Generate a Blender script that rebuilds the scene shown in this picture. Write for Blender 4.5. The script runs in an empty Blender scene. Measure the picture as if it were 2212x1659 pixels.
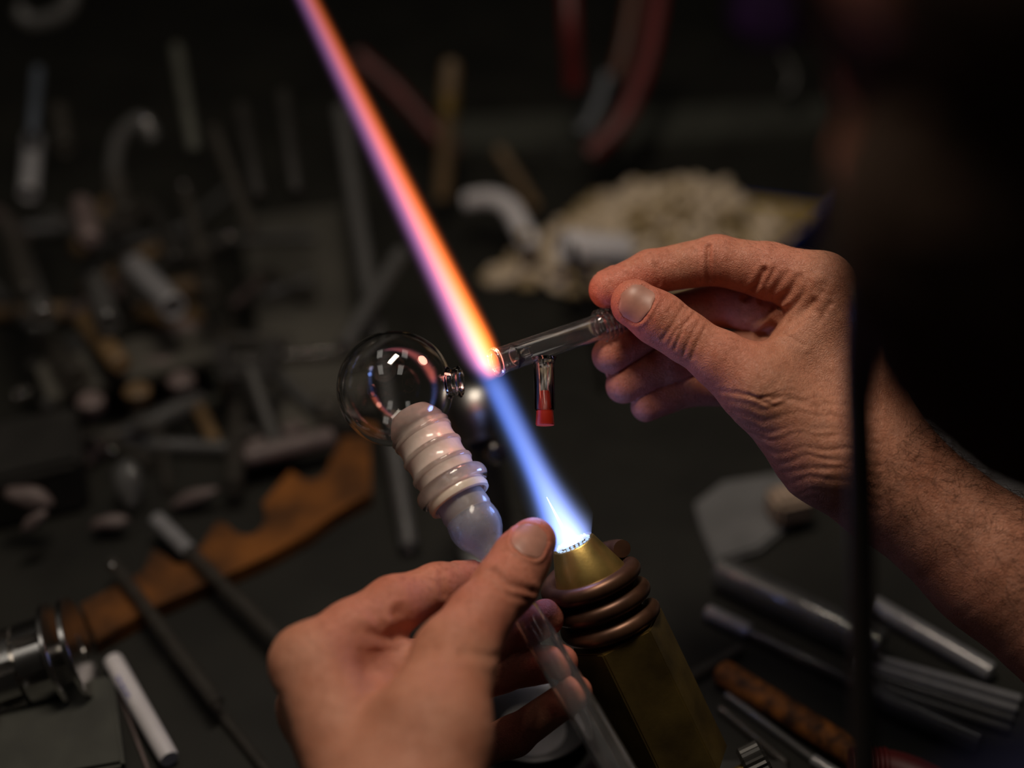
import bpy, bmesh, math, random
import numpy as np
from mathutils import Vector, Matrix
random.seed(7); np.random.seed(7)
SC = bpy.context.scene
COL = SC.collection
# ------------------------------------------------------------------ camera
W, H = 2212.0, 1659.0
LENS, SENSOR = 50.0, 36.0
FPX = W * LENS / SENSOR
CAM_H, PITCH, FOCUS = 0.573, math.radians(35.0), 0.65
cam = bpy.data.cameras.new('camera')
cam.lens = LENS; cam.sensor_width = SENSOR; cam.sensor_fit = 'HORIZONTAL'
cam.clip_start = 0.02; cam.clip_end = 30
cam.dof.use_dof = True; cam.dof.focus_distance = FOCUS; cam.dof.aperture_fstop = 2.0
cam_ob = bpy.data.objects.new('camera', cam); COL.objects.link(cam_ob)
cam_ob.location = (0, 0, CAM_H); cam_ob.rotation_euler = (math.pi / 2 - PITCH, 0, 0)
SC.camera = cam_ob
M3 = Matrix(((1, 0, 0), (0, math.sin(PITCH), -math.cos(PITCH)), (0, math.cos(PITCH), math.sin(PITCH))))
CAM = Vector((0, 0, CAM_H))
M3N = np.array(M3)
# ------------------------------------------------------------------ world, lights, exposure
wd = bpy.data.worlds.new('world'); SC.world = wd; wd.use_nodes = True
wd.node_tree.nodes['Background'].inputs[0].default_value = (0.9, 0.8, 0.7, 1)
wd.node_tree.nodes['Background'].inputs[1].default_value = 0.004
SC.view_settings.view_transform = 'Standard'; SC.view_settings.look = 'None'
SC.view_settings.exposure = 0.0; SC.view_settings.gamma = 1.0; SC.view_settings.use_curve_mapping = False
SC.cycles.max_bounces = 12; SC.cycles.transmission_bounces = 12; SC.cycles.transparent_max_bounces = 16
SC.cycles.sample_clamp_indirect = 4.0; SC.cycles.blur_glossy = 0.5
SC.cycles.volume_max_steps = 512

def area(name, loc, target, sx, sy, power, color):
    l = bpy.data.lights.new(name, 'AREA'); l.shape = 'RECTANGLE'; l.size = sx; l.size_y = sy
    l.energy = power; l.color = color
    o = bpy.data.objects.new(name, l); COL.objects.link(o); o.location = loc
    o.rotation_euler = (Vector(target) - Vector(loc)).to_track_quat('-Z', 'Y').to_euler()
    return o
WARM = (1.0, 0.86, 0.70)
area('bench_lamp', (-0.06, 0.60, 0.98), (0.02, 0.55, 0.2), 0.34, 0.12, 4.6, WARM)
for i, (x, y) in enumerate([(-0.75, 0.1), (0.35, 0.05), (-0.75, 1.2), (0.45, 1.2)]):
    area('ceiling_lamp', (x, y, 1.75), (x, y, 0), 0.30, 0.60, 0.85, (1.0, 0.93, 0.84))

# ------------------------------------------------------------------ helpers
def P(px, py, d):
    return CAM + M3 @ Vector(((px - W / 2) / FPX * d, (H / 2 - py) / FPX * d, -d))
def T(px, py, z=0.0):
    v = M3 @ Vector(((px - W / 2) / FPX, (H / 2 - py) / FPX, -1))
    return CAM + v * ((z - CAM_H) / v.z)
def depth(p):
    return -(M3.transposed() @ (Vector(p) - CAM)).z
MM = 0.001
PX = FOCUS / FPX            # metres per photo pixel at the focus distance

def link(name, me, mat=None, parent=None, origin=None):
    o = bpy.data.objects.new(name, me); COL.objects.link(o)
    if mat is not None: me.materials.append(mat)
    if origin is not None:
        me.transform(Matrix.Translation(-Vector(origin))); o.location = Vector(origin)
    if parent is not None:
        o.parent = parent; q, w0 = parent, Vector((0, 0, 0))
        while q is not None: w0 = w0 + q.location; q = q.parent
        o.location = o.location - w0
    return o
def from_bm(name, bm, mat=None, parent=None, origin=None, smooth=True):
    bmesh.ops.recalc_face_normals(bm, faces=bm.faces)
    me = bpy.data.meshes.new(name); bm.to_mesh(me); bm.free()
    if smooth:
        me.polygons.foreach_set('use_smooth', [True] * len(me.polygons))
        try: me.set_sharp_from_angle(angle=math.radians(38))
        except Exception: pass
    if origin is None and parent is None and len(me.vertices):
        co = np.empty(len(me.vertices) * 3); me.vertices.foreach_get('co', co); co = co.reshape(-1, 3)
        origin = (float(co[:, 0].mean()), float(co[:, 1].mean()), float(co[:, 2].min()))
    if origin is None: origin = (0, 0, 0)
    return link(name, me, mat, parent, origin)
def tag(o, label, cat, group=None, kind=None):
    o['label'] = label; o['category'] = cat
    if group: o['group'] = group
    if kind: o['kind'] = kind
    return o
def thing(name, label, cat, loc, group=None):
    o = bpy.data.objects.new(name, None); COL.objects.link(o); o.location = Vector(loc); o.empty_display_size = 0.01
    return tag(o, label, cat, group)
def frame(axis, ref=None):
    a = Vector(axis).normalized()
    r = Vector(ref) if ref is not None else (Vector((0, 0, 1)) if abs(a.z) < 0.9 else Vector((1, 0, 0)))
    x = (r - a * r.dot(a)).normalized()
    return x, a.cross(x), a
def lathe_bm(o, axis, prof, segs=48, closed=False, bm=None, ref=None, wob=0.0):
    """prof: list of (radius, distance along axis)"""
    bm = bm or bmesh.new(); o = Vector(o); x, y, a = frame(axis, ref)
    rows = []
    for i, (r, z) in enumerate(prof):
        if r < 1e-7: rows.append([bm.verts.new(o + a * z)])
        else:
            rows.append([bm.verts.new(o + a * z + (x * math.cos(t) + y * math.sin(t)) * (r * (1 + wob * math.sin(3 * t + i))))
                         for t in (2 * math.pi * k / segs for k in range(segs))])
    n = len(rows)
    for i in range(n if closed else n - 1):
        A, B = rows[i], rows[(i + 1) % n]
        if len(A) == 1 and len(B) == 1: continue
        for k in range(segs):
            k2 = (k + 1) % segs
            if len(A) == 1: bm.faces.new((A[0], B[k2], B[k]))
            elif len(B) == 1: bm.faces.new((A[k], A[k2], B[0]))
            else: bm.faces.new((A[k], A[k2], B[k2], B[k]))
    return bm
def sweep_bm(pts, rad, segs=12, bm=None, cap=True):
    """tube through points; rad a number or a list"""
    bm = bm or bmesh.new(); pts = [Vector(p) for p in pts]; n = len(pts)
    rs = [rad] * n if not hasattr(rad, '__len__') else rad
    tan = [(pts[min(i + 1, n - 1)] - pts[max(i - 1, 0)]).normalized() for i in range(n)]
    x, y, _ = frame(tan[0]); rows = []
    for i in range(n):
        x = (x - tan[i] * x.dot(tan[i])).normalized(); y = tan[i].cross(x)
        rows.append([bm.verts.new(pts[i] + (x * math.cos(t) + y * math.sin(t)) * rs[i]) for t in (2 * math.pi * k / segs for k in range(segs))])
    for i in range(n - 1):
        for k in range(segs):
            bm.faces.new((rows[i][k], rows[i][(k + 1) % segs], rows[i + 1][(k + 1) % segs], rows[i + 1][k]))
    if cap:
        bm.faces.new(rows[0][::-1]); bm.faces.new(rows[-1])
    return bm
def spline(pts, n=24):
    pts = [Vector(p) for p in pts]; out = []
    Q = [pts[0] * 2 - pts[1]] + pts + [pts[-1] * 2 - pts[-2]]
    m = len(pts) - 1
    for j in range(n + 1):
        u = j / n * m; i = min(int(u), m - 1); t = u - i
        p0, p1, p2, p3 = Q[i:i + 4]
        out.append(0.5 * ((2 * p1) + (p2 - p0) * t + (2 * p0 - 5 * p1 + 4 * p2 - p3) * t * t + (3 * p1 - p0 - 3 * p2 + p3) * t ** 3))
    return out
def prism_bm(poly, up, h, bm=None, bevel=0.0):
    """poly: list of coplanar points; extruded along up by h"""
    bm = bm or bmesh.new(); up = Vector(up)
    A = [bm.verts.new(Vector(p)) for p in poly]; B = [bm.verts.new(Vector(p) + up * h) for p in poly]
    f0 = bm.faces.new(A[::-1]); f1 = bm.faces.new(B); n = len(A)
    for i in range(n): bm.faces.new((A[i], A[(i + 1) % n], B[(i + 1) % n], B[i]))
    if bevel: bmesh.ops.bevel(bm, geom=list(f1.edges), offset=bevel, segments=2, affect='EDGES')
    bmesh.ops.triangulate(bm, faces=[f for f in bm.faces if len(f.verts) > 4])
    return bm
def box_bm(c, hx, hy, hz, bm=None, bevel=0.0):
    """box by centre and three half-axis vectors"""
    own = bmesh.new(); c = Vector(c); hx, hy, hz = Vector(hx), Vector(hy), Vector(hz)
    v = [own.verts.new(c + hx * i + hy * j + hz * k) for i in (-1, 1) for j in (-1, 1) for k in (-1, 1)]
    for f in ((0, 1, 3, 2), (4, 6, 7, 5), (0, 4, 5, 1), (2, 3, 7, 6), (0, 2, 6, 4), (1, 5, 7, 3)): own.faces.new([v[i] for i in f])
    bmesh.ops.recalc_face_normals(own, faces=own.faces)
    if bevel: bmesh.ops.bevel(own, geom=own.edges[:], offset=bevel, segments=2, affect='EDGES')
    if bm is None: return own
    me = bpy.data.meshes.new('tmp'); own.to_mesh(me); own.free(); bm.from_mesh(me); bpy.data.meshes.remove(me)
    return bm

# ------------------------------------------------------------------ node expressions and materials
class E:
    """tiny wrapper that turns arithmetic into Math nodes"""
    def __init__(s, nt, v): s.nt, s.v = nt, v
    def m(s, op, *a):
        n = s.nt.nodes.new('ShaderNodeMath'); n.operation = op
        for i, q in enumerate((s,) + a):
            q = q.v if isinstance(q, E) else q
            if isinstance(q, (int, float)): n.inputs[i].default_value = q
            else: s.nt.links.new(q, n.inputs[i])
        return E(s.nt, n.outputs[0])
    def __add__(s, o): return s.m('ADD', o)
    __radd__ = __add__
    def __mul__(s, o): return s.m('MULTIPLY', o)
    __rmul__ = __mul__
    def __sub__(s, o): return s.m('SUBTRACT', o)
    def __rsub__(s, o): return (s * -1.0) + o
    def __truediv__(s, o): return s.m('DIVIDE', o)
    def __pow__(s, o): return s.m('POWER', o)
    def exp(s): return s.m('EXPONENT')
    def sqrt(s): return s.m('SQRT')
    def clamp(s):
        r = s.m('ADD', 0.0); r.v.node.use_clamp = True; return r
    def step(s, a, b):
        n = s.nt.nodes.new('ShaderNodeMapRange'); n.interpolation_type = 'SMOOTHSTEP'
        s.nt.links.new(s.v, n.inputs['Value']); n.inputs['From Min'].default_value = a; n.inputs['From Max'].default_value = b
        return E(s.nt, n.outputs[0])
def setin(n, name, v):
    if name in n.inputs: n.inputs[name].default_value = v
def new_mat(name):
    m = bpy.data.materials.new(name); m.use_nodes = True; m.node_tree.nodes.clear()
    out = m.node_tree.nodes.new('ShaderNodeOutputMaterial')
    return m, m.node_tree, out
def pbr(name, col, rough=0.5, metal=0.0, var=0.25, scale=40.0, bump=0.0, bscale=200.0, coat=0.0, trans=0.0, spec=0.5, ior=1.5, stretch=None, col2=None, lo=0.35, hi=0.65):
    m, nt, out = new_mat(name); N, L = nt.nodes, nt.links
    b = N.new('ShaderNodeBsdfPrincipled'); L.new(b.outputs[0], out.inputs[0])
    setin(b, 'Roughness', rough); setin(b, 'Metallic', metal); setin(b, 'Coat Weight', coat); setin(b, 'Coat Roughness', 0.04)
    setin(b, 'Transmission Weight', trans); setin(b, 'Specular IOR Level', spec); setin(b, 'IOR', ior)
    tc = N.new('ShaderNodeTexCoord'); src = tc.outputs['Object']
    if stretch:
        mp = N.new('ShaderNodeMapping'); L.new(src, mp.inputs[0]); mp.inputs['Scale'].default_value = stretch; src = mp.outputs[0]
    nz = N.new('ShaderNodeTexNoise'); L.new(src, nz.inputs[0]); nz.inputs['Scale'].default_value = scale; nz.inputs['Detail'].default_value = 6
    rp = N.new('ShaderNodeValToRGB'); L.new(nz.outputs[0], rp.inputs[0])
    c2 = col2 or tuple(c * (1 - var) for c in col); c1 = col if col2 else tuple(min(1, c * (1 + var)) for c in col)
    rp.color_ramp.elements[0].position = lo; rp.color_ramp.elements[1].position = hi
    rp.color_ramp.elements[0].color = (*c2, 1); rp.color_ramp.elements[1].color = (*c1, 1)
    L.new(rp.outputs[0], b.inputs['Base Color'])
    if bump:
        n2 = N.new('ShaderNodeTexNoise'); L.new(src, n2.inputs[0]); n2.inputs['Scale'].default_value = bscale; n2.inputs['Detail'].default_value = 4
        bp = N.new('ShaderNodeBump'); L.new(n2.outputs[0], bp.inputs['Height']); bp.inputs['Strength'].default_value = bump; bp.inputs['Distance'].default_value = 0.0006
        L.new(bp.outputs[0], b.inputs['Normal'])
    return m
def glass_mat(name, col=(1, 1, 1), rough=0.0, ior=1.47, wave=0.0):
    m, nt, out = new_mat(name); g = nt.nodes.new('ShaderNodeBsdfGlass')
    g.inputs['Color'].default_value = (*col, 1); g.inputs['Roughness'].default_value = rough; g.inputs['IOR'].default_value = ior
    nt.links.new(g.outputs[0], out.inputs[0])
    if wave:
        tc = nt.nodes.new('ShaderNodeTexCoord'); nz = nt.nodes.new('ShaderNodeTexNoise'); nz.inputs['Scale'].default_value = 90
        nt.links.new(tc.outputs['Object'], nz.inputs[0]); bp = nt.nodes.new('ShaderNodeBump'); bp.inputs['Strength'].default_value = wave; bp.inputs['Distance'].default_value = 0.0005
        nt.links.new(nz.outputs[0], bp.inputs['Height']); nt.links.new(bp.outputs[0], g.inputs['Normal'])
    return m
def frost_mat(name, col, clear=0.25, trans=0.4, coat=1.0, rough=0.35, croug=0.03):
    """ground glass: scattering white layer, part translucent, part rough clear, under a smooth clear skin"""
    m, nt, out = new_mat(name); N, L = nt.nodes, nt.links
    d = N.new('ShaderNodeBsdfPrincipled'); setin(d, 'Base Color', (*col, 1)); setin(d, 'Roughness', rough); setin(d, 'Coat Weight', coat); setin(d, 'Coat Roughness', croug)
    t = N.new('ShaderNodeBsdfTranslucent'); t.inputs[0].default_value = (*col, 1)
    x = N.new('ShaderNodeBsdfTransparent'); x.inputs[0].default_value = (0.95, 0.93, 0.92, 1)
    a = N.new('ShaderNodeMixShader'); a.inputs[0].default_value = trans; L.new(d.outputs[0], a.inputs[1]); L.new(t.outputs[0], a.inputs[2])
    tc = N.new('ShaderNodeTexCoord'); nz = N.new('ShaderNodeTexNoise'); nz.inputs['Scale'].default_value = 130; nz.inputs['Detail'].default_value = 5; L.new(tc.outputs['Object'], nz.inputs[0])
    mr = N.new('ShaderNodeMapRange'); mr.inputs['From Min'].default_value = 0.3; mr.inputs['From Max'].default_value = 0.7
    mr.inputs['To Min'].default_value = max(0, clear - 0.12); mr.inputs['To Max'].default_value = min(1, clear + 0.12); L.new(nz.outputs[0], mr.inputs[0])
    b = N.new('ShaderNodeMixShader'); L.new(mr.outputs[0], b.inputs[0]); L.new(a.outputs[0], b.inputs[1]); L.new(x.outputs[0], b.inputs[2])
    L.new(b.outputs[0], out.inputs[0]); return m
def haze_glass(name, haze, col=(0.7, 0.7, 0.72)):
    m = glass_mat(name); nt = m.node_tree; g = next(n for n in nt.nodes if n.type == 'BSDF_GLASS'); out = next(n for n in nt.nodes if n.type == 'OUTPUT_MATERIAL')
    d = nt.nodes.new('ShaderNodeBsdfDiffuse'); d.inputs[0].default_value = (*col, 1); tc = nt.nodes.new('ShaderNodeTexCoord'); nz = nt.nodes.new('ShaderNodeTexNoise'); nz.inputs['Scale'].default_value = 60
    nt.links.new(tc.outputs['Object'], nz.inputs[0]); f = E(nt, nz.outputs[0]) * (2 * haze); mx = nt.nodes.new('ShaderNodeMixShader')
    nt.links.new(f.v, mx.inputs[0]); nt.links.new(g.outputs[0], mx.inputs[1]); nt.links.new(d.outputs[0], mx.inputs[2]); nt.links.new(mx.outputs[0], out.inputs[0]); return m
def skin_mat(name, c1, c2, c3):
    m, nt, out = new_mat(name); N, L = nt.nodes, nt.links
    b = N.new('ShaderNodeBsdfPrincipled'); L.new(b.outputs[0], out.inputs[0])
    setin(b, 'Roughness', 0.52); setin(b, 'Specular IOR Level', 0.35)
    setin(b, 'Subsurface Weight', 0.18); setin(b, 'Subsurface Scale', 0.004); b.inputs['Subsurface Radius'].default_value = (1.0, 0.35, 0.2)
    tc = N.new('ShaderNodeTexCoord')
    def noise(s, d=5, r=0.6):
        n = N.new('ShaderNodeTexNoise'); n.inputs['Scale'].default_value = s; n.inputs['Detail'].default_value = d; n.inputs['Roughness'].default_value = r
        L.new(tc.outputs['Object'], n.inputs[0]); return n.outputs[0]
    def ramp(v, p0, a, p1, bcol):
        r = N.new('ShaderNodeValToRGB'); L.new(v, r.inputs[0]); e = r.color_ramp.elements
        e[0].position, e[0].color, e[1].position, e[1].color = p0, a, p1, bcol; return r.outputs[0]
    base = ramp(noise(45), 0.34, (*c2, 1), 0.62, (*c1, 1))
    at = N.new('ShaderNodeAttribute'); at.attribute_name = 'flush'
    mx = N.new('ShaderNodeMix'); mx.data_type = 'RGBA'; L.new(at.outputs['Fac'], mx.inputs[0]); L.new(base, mx.inputs[6]); mx.inputs[7].default_value = (*c3, 1)
    sp = ramp(noise(420, 3), 0.30, (0.72, 0.66, 0.62, 1), 0.5, (1, 1, 1, 1))
    ml = N.new('ShaderNodeMix'); ml.data_type = 'RGBA'; ml.blend_type = 'MULTIPLY'; ml.inputs[0].default_value = 0.8; L.new(mx.outputs[2], ml.inputs[6]); L.new(sp, ml.inputs[7])
    L.new(ml.outputs[2], b.inputs['Base Color'])
    v = N.new('ShaderNodeTexVoronoi'); v.feature = 'DISTANCE_TO_EDGE'; v.inputs['Scale'].default_value = 750
    wv = N.new('ShaderNodeTexNoise'); wv.inputs['Scale'].default_value = 160; L.new(tc.outputs['Object'], wv.inputs[0])
    ad = N.new('ShaderNodeMix'); ad.data_type = 'RGBA'; ad.blend_type = 'LINEAR_LIGHT'; ad.inputs[0].default_value = 0.006
    L.new(tc.outputs['Object'], ad.inputs[6]); L.new(wv.outputs[1], ad.inputs[7]); L.new(ad.outputs[2], v.inputs['Vector'])
    h = E(nt, v.outputs['Distance']).step(0.0, 0.25) * 0.5 + E(nt, noise(300, 6, 0.65)) * 0.9
    bp = N.new('ShaderNodeBump'); bp.inputs['Strength'].default_value = 0.55; bp.inputs['Distance'].default_value = 0.0005
    L.new(h.v, bp.inputs['Height']); L.new(bp.outputs[0], b.inputs['Normal'])
    return m
def emit_mat(name, col, s):
    m, nt, out = new_mat(name); e = nt.nodes.new('ShaderNodeEmission'); e.inputs[0].default_value = (*col, 1); e.inputs[1].default_value = s
    nt.links.new(e.outputs[0], out.inputs[0]); return m

MAT = dict(
    mat_black=pbr('bench_rubber', (0.0078, 0.0075, 0.0058), 0.65, spec=0.25, bump=0.4, bscale=500, scale=14, var=0.35),
    wall=pbr('wall_dark_paint', (0.012, 0.011, 0.010), 0.8, bump=0.2),
    floor=pbr('floor_concrete', (0.05, 0.047, 0.044), 0.7, bump=0.3),
    glass=glass_mat('clear_glass'), glass_haze=haze_glass('hazy_glass', 0.035), glass_faint=haze_glass('faintly_hazy_glass', 0.018), glass_wavy=glass_mat('worked_glass', wave=0.35), glass_smoke=glass_mat('dull_glass', (0.86, 0.88, 0.88), 0.12),
    frost=frost_mat('ground_glass_sleeve', (0.90, 0.77, 0.70), 0.12, 0.38),
    frost2=frost_mat('ground_glass_cone', (0.55, 0.49, 0.45), 0.36, 0.4, coat=1.0),
    frost_lip=frost_mat('ground_glass_lip', (0.92, 0.80, 0.68), 0.04, 0.3),
    milk=frost_mat('milky_glass', (0.55, 0.54, 0.55), 0.68, 0.4, coat=1.0),
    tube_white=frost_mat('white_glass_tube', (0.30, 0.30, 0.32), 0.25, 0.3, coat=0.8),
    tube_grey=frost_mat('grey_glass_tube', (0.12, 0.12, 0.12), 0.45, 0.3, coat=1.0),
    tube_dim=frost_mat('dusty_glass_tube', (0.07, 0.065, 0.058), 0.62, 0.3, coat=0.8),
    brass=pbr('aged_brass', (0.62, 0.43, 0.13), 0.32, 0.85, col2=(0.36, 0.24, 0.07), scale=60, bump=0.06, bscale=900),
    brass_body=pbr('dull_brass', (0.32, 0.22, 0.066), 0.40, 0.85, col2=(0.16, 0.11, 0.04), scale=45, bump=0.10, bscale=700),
    copper=pbr('oxidised_copper', (0.16, 0.078, 0.045), 0.38, 0.65, col2=(0.075, 0.035, 0.022), scale=70, bump=0.05),
    steel=pbr('machined_steel', (0.62, 0.60, 0.58), 0.22, 1.0, var=0.15), steel_dull=pbr('dull_steel', (0.30, 0.29, 0.28), 0.38, 1.0, var=0.25),
    pewter=pbr('pewter', (0.13, 0.13, 0.13), 0.35, 1.0), black=pbr('black_plastic', (0.012, 0.011, 0.010), 0.45), black_rubber=pbr('black_rubber', (0.008, 0.007, 0.006), 0.6),
    red_rubber=pbr('red_rubber', (0.36, 0.018, 0.006), 0.4, var=0.15, coat=0.4),
    red_hose=pbr('red_hose', (0.075, 0.005, 0.005), 0.5), orange_hose=pbr('orange_hose', (0.07, 0.018, 0.007), 0.5), blue_hose=pbr('blue_grey_hose', (0.035, 0.042, 0.055), 0.45),
    wood=pbr('worn_wood', (0.30, 0.16, 0.06), 0.6, stretch=(1, 1, 6), scale=60), tan=pbr('tan_wood', (0.10, 0.06, 0.025), 0.6),
    orange=pbr('orange_stained_board', (0.10, 0.034, 0.0048), 0.7, scale=25, var=0.65, spec=0.25), rust=pbr('rusty_brown', (0.21, 0.072, 0.014), 0.75, scale=110, col2=(0.03, 0.013, 0.007), spec=0.2, bump=0.8, bscale=300),
    cream=pbr('cream_chip', (0.46, 0.37, 0.27), 0.65, scale=90, var=0.25), cream2=pbr('tan_chip', (0.26, 0.19, 0.095), 0.65, scale=90, var=0.3),
    yellow=pbr('yellow_lining', (0.42, 0.30, 0.02), 0.55, var=0.2), blue=pbr('blue_plastic', (0.012, 0.03, 0.22), 0.4, var=0.1),
    white=pbr('white_plastic', (0.46, 0.44, 0.46), 0.4, var=0.08), paper=pbr('grey_paper', (0.09, 0.09, 0.092), 0.7, var=0.15), greybox=pbr('pale_grey_box', (0.42, 0.42, 0.44), 0.6, var=0.1),
    ink=pbr('blue_ink', (0.01, 0.02, 0.25), 0.5), slab=pbr('grey_slab', (0.040, 0.037, 0.030), 0.75, scale=12, var=0.3), olive=pbr('olive_drab', (0.026, 0.027, 0.021), 0.7),
    purple=pbr('purple_glow_bundle', (0.022, 0.002, 0.045), 0.8), pinkish=pbr('pink_grey_ceramic', (0.085, 0.062, 0.060), 0.6), flesh_ceramic=pbr('pale_tan_block', (0.26, 0.19, 0.14), 0.6),
    skin=skin_mat('skin', (0.52, 0.235, 0.15), (0.43, 0.17, 0.10), (0.49, 0.13, 0.09)),
    nail=pbr('fingernail', (0.37, 0.18, 0.135), 0.42, var=0.12, scale=160, coat=0.0, spec=0.4), hair=pbr('dark_brown_hair', (0.034, 0.019, 0.012), 0.85, spec=0.15, bump=1.0, bscale=900, scale=300),
    armhair=pbr('brown_arm_hair', (0.05, 0.025, 0.012), 0.5), shirt=pbr('navy_cotton', (0.005, 0.006, 0.020), 0.9, spec=0.1, bump=0.5, bscale=1500),
)
# ------------------------------------------------------------------ the room
def struct(o): o['kind'] = 'structure'; return o
bm = box_bm((0, 2.25, 0.6), (3.0, 0, 0), (0, 0.05, 0), (0, 0, 1.6)); struct(from_bm('wall_back', bm, MAT['wall'], smooth=False))
bm = box_bm((0, 0.5, -0.95), (3.0, 0, 0), (0, 3.0, 0), (0, 0, 0.04)); struct(from_bm('floor', bm, MAT['floor'], smooth=False))
bench = thing('workbench', 'long dark workbench with a black rubber top under everything', 'workbench', (0, 1.15, -0.91))
from_bm('bench_top', box_bm((0, 1.15, -0.02), (1.4, 0, 0), (0, 0.85, 0), (0, 0, 0.02), bevel=0.003), MAT['mat_black'], bench)
for sx in (-1.3, 1.3):
    for sy in (0.42, 1.9):
        from_bm('leg', box_bm((sx, sy, -0.475), (0.03, 0, 0), (0, 0.03, 0), (0, 0, 0.434), bevel=0.003), MAT['steel_dull'], bench)
# ------------------------------------------------------------------ the person: signed distance body
def C(px, py, d):
    return np.array([(px - W / 2) / FPX * d, (H / 2 - py) / FPX * d, -d])
def R_(px, py, z, r):          # a joint given on the photo grid, z and r in pixels at the focus distance
    d = FOCUS + z * PX
    return C(px, py, d), r * PX * d / FOCUS
def J_(px, py, d, r):
    return C(px, py, d), r * d / FPX
def cone(p, A, B):
    a, ra = A; b, rb = B; ba = b - a
    pa = p - a; h = np.clip(pa @ ba / max(ba @ ba, 1e-12), 0, 1)
    return np.sqrt(((pa - h[:, None] * ba) ** 2).sum(1)) - (ra + (rb - ra) * h)
def ell(p, c, ax, rad):
    q = (p - c) @ np.array(ax).T / np.array(rad); l = np.sqrt((q ** 2).sum(1))
    return (l - 1) * min(rad)
def smin(a, b, k):
    h = np.maximum(k - np.abs(a - b), 0) / k
    return np.minimum(a, b) - h * h * k * 0.25
def chain(p, js, k):
    d = None
    for i in range(len(js) - 1):
        c = cone(p, js[i], js[i + 1]); d = c if d is None else smin(d, c, k)
    return d
# --- right hand (holds the glass tee)
RF = dict(
    index=[R_(1775, 618, 45, 68), R_(1660, 585, 75, 60), R_(1548, 562, 92, 53), R_(1405, 588, 96, 47), R_(1312, 626, 86, 41)],
    middle=[R_(1748, 690, 105, 60), R_(1560, 655, 190, 50), R_(1440, 688, 170, 48), R_(1318, 768, 116, 40)],
    ring=[R_(1722, 760, 130, 56), R_(1550, 765, 176, 46), R_(1445, 785, 150, 43), R_(1347, 833, 128, 39)],
    little=[R_(1700, 830, 150, 50), R_(1590, 838, 180, 42), R_(1490, 838, 165, 38), R_(1396, 878, 140, 34)],
    thumb=[R_(1640, 835, -8, 80), R_(1560, 780, -2, 60), R_(1475, 724, 10, 52), R_(1425, 690, 17, 55), R_(1371, 656, 25, 52)],
)
RB = [
    (R_(1640, 835, -8, 80), R_(1790, 975, 10, 118)), (R_(1775, 618, 45, 68), R_(1880, 910, 55, 96)),
    (R_(1748, 690, 95, 60), R_(1880, 930, 80, 90)), (R_(1722, 760, 130, 56), R_(1870, 960, 100, 84)), (R_(1700, 830, 150, 50), R_(1850, 990, 115, 80)),
    (R_(1722, 775, 40, 70), R_(1830, 880, 40, 92)),
    (R_(1800, 955, 40, 118), R_(1905, 1030, 62, 132)), (R_(1860, 985, 40, 126), R_(2150, 1222, 30, 143)),
    (R_(2150, 1222, 30, 143), R_(2560, 1560, -40, 175)),
]
def f_right(p):
    b = None
    for A, B in RB:
        c = cone(p, A, B); b = c if b is None else smin(b, c, 0.010)
    b = smin(b, cone(p, R_(1690, 775, 5, 26), R_(1775, 690, 30, 48)), 0.012)     # web between thumb and index
    d = b
    for k, js in RF.items():
        c = chain(p, js, 0.003 if k != 'thumb' else 0.005)
        d = np.minimum(d, smin(b, c, 0.009 if k == 'thumb' else 0.007))
    return d
# --- left hand (holds the tube)
LF = dict(
    index=[J_(668, 1432, .580, 80), J_(760, 1368, .594, 70), J_(850, 1308, .608, 62), J_(945, 1268, .624, 50), J_(1018, 1250, .636, 40)],
    middle=[J_(680, 1530, .600, 76), J_(870, 1440, .648, 54), J_(1060, 1398, .650, 46), J_(1178, 1335, .640, 41)],
    ring=[J_(730, 1610, .612, 70), J_(880, 1530, .656, 52), J_(1080, 1450, .652, 44), J_(1208, 1432, .633, 40)],
    little=[J_(800, 1700, .612, 64), J_(920, 1660, .648, 46), J_(1110, 1590, .648, 42), J_(1243, 1496, .628, 37)],
    thumb=[J_(982, 1420, .582, 88), J_(1032, 1338, .594, 68), J_(1094, 1262, .608, 65), J_(1125, 1208, .617, 58), J_(1152, 1168, .623, 50)],
)
LB = [
    (J_(982, 1420, .582, 88), J_(930, 1590, .552, 126)), (J_(668, 1432, .580, 80), J_(800, 1720, .545, 120)),
    (J_(680, 1530, .600, 76), J_(800, 1740, .56, 115)), (J_(730, 1610, .612, 70), J_(820, 1780, .565, 110)), (J_(800, 1700, .612, 64), J_(850, 1830, .565, 105)),
    (J_(790, 1510, .590, 80), J_(850, 1700, .556, 125)), (J_(925, 1590, .552, 132), J_(900, 1800, .53, 140)),
    (J_(850, 1730, .545, 170), J_(820, 2000, .50, 175)), (J_(820, 2000, .50, 175), J_(760, 2550, .43, 250)),
]
def f_left(p):
    b = None
    for A, B in LB:
        c = cone(p, A, B); b = c if b is None else smin(b, c, 0.008)
    b = smin(b, cone(p, J_(895, 1432, .601, 46), J_(795, 1438, .598, 56)), 0.011)
    d = b
    for k, js in LF.items():
        c = chain(p, js, 0.004 if k != 'thumb' else 0.006)
        d = np.minimum(d, smin(b, c, 0.007 if k == 'thumb' else 0.007))
    return d
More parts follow.
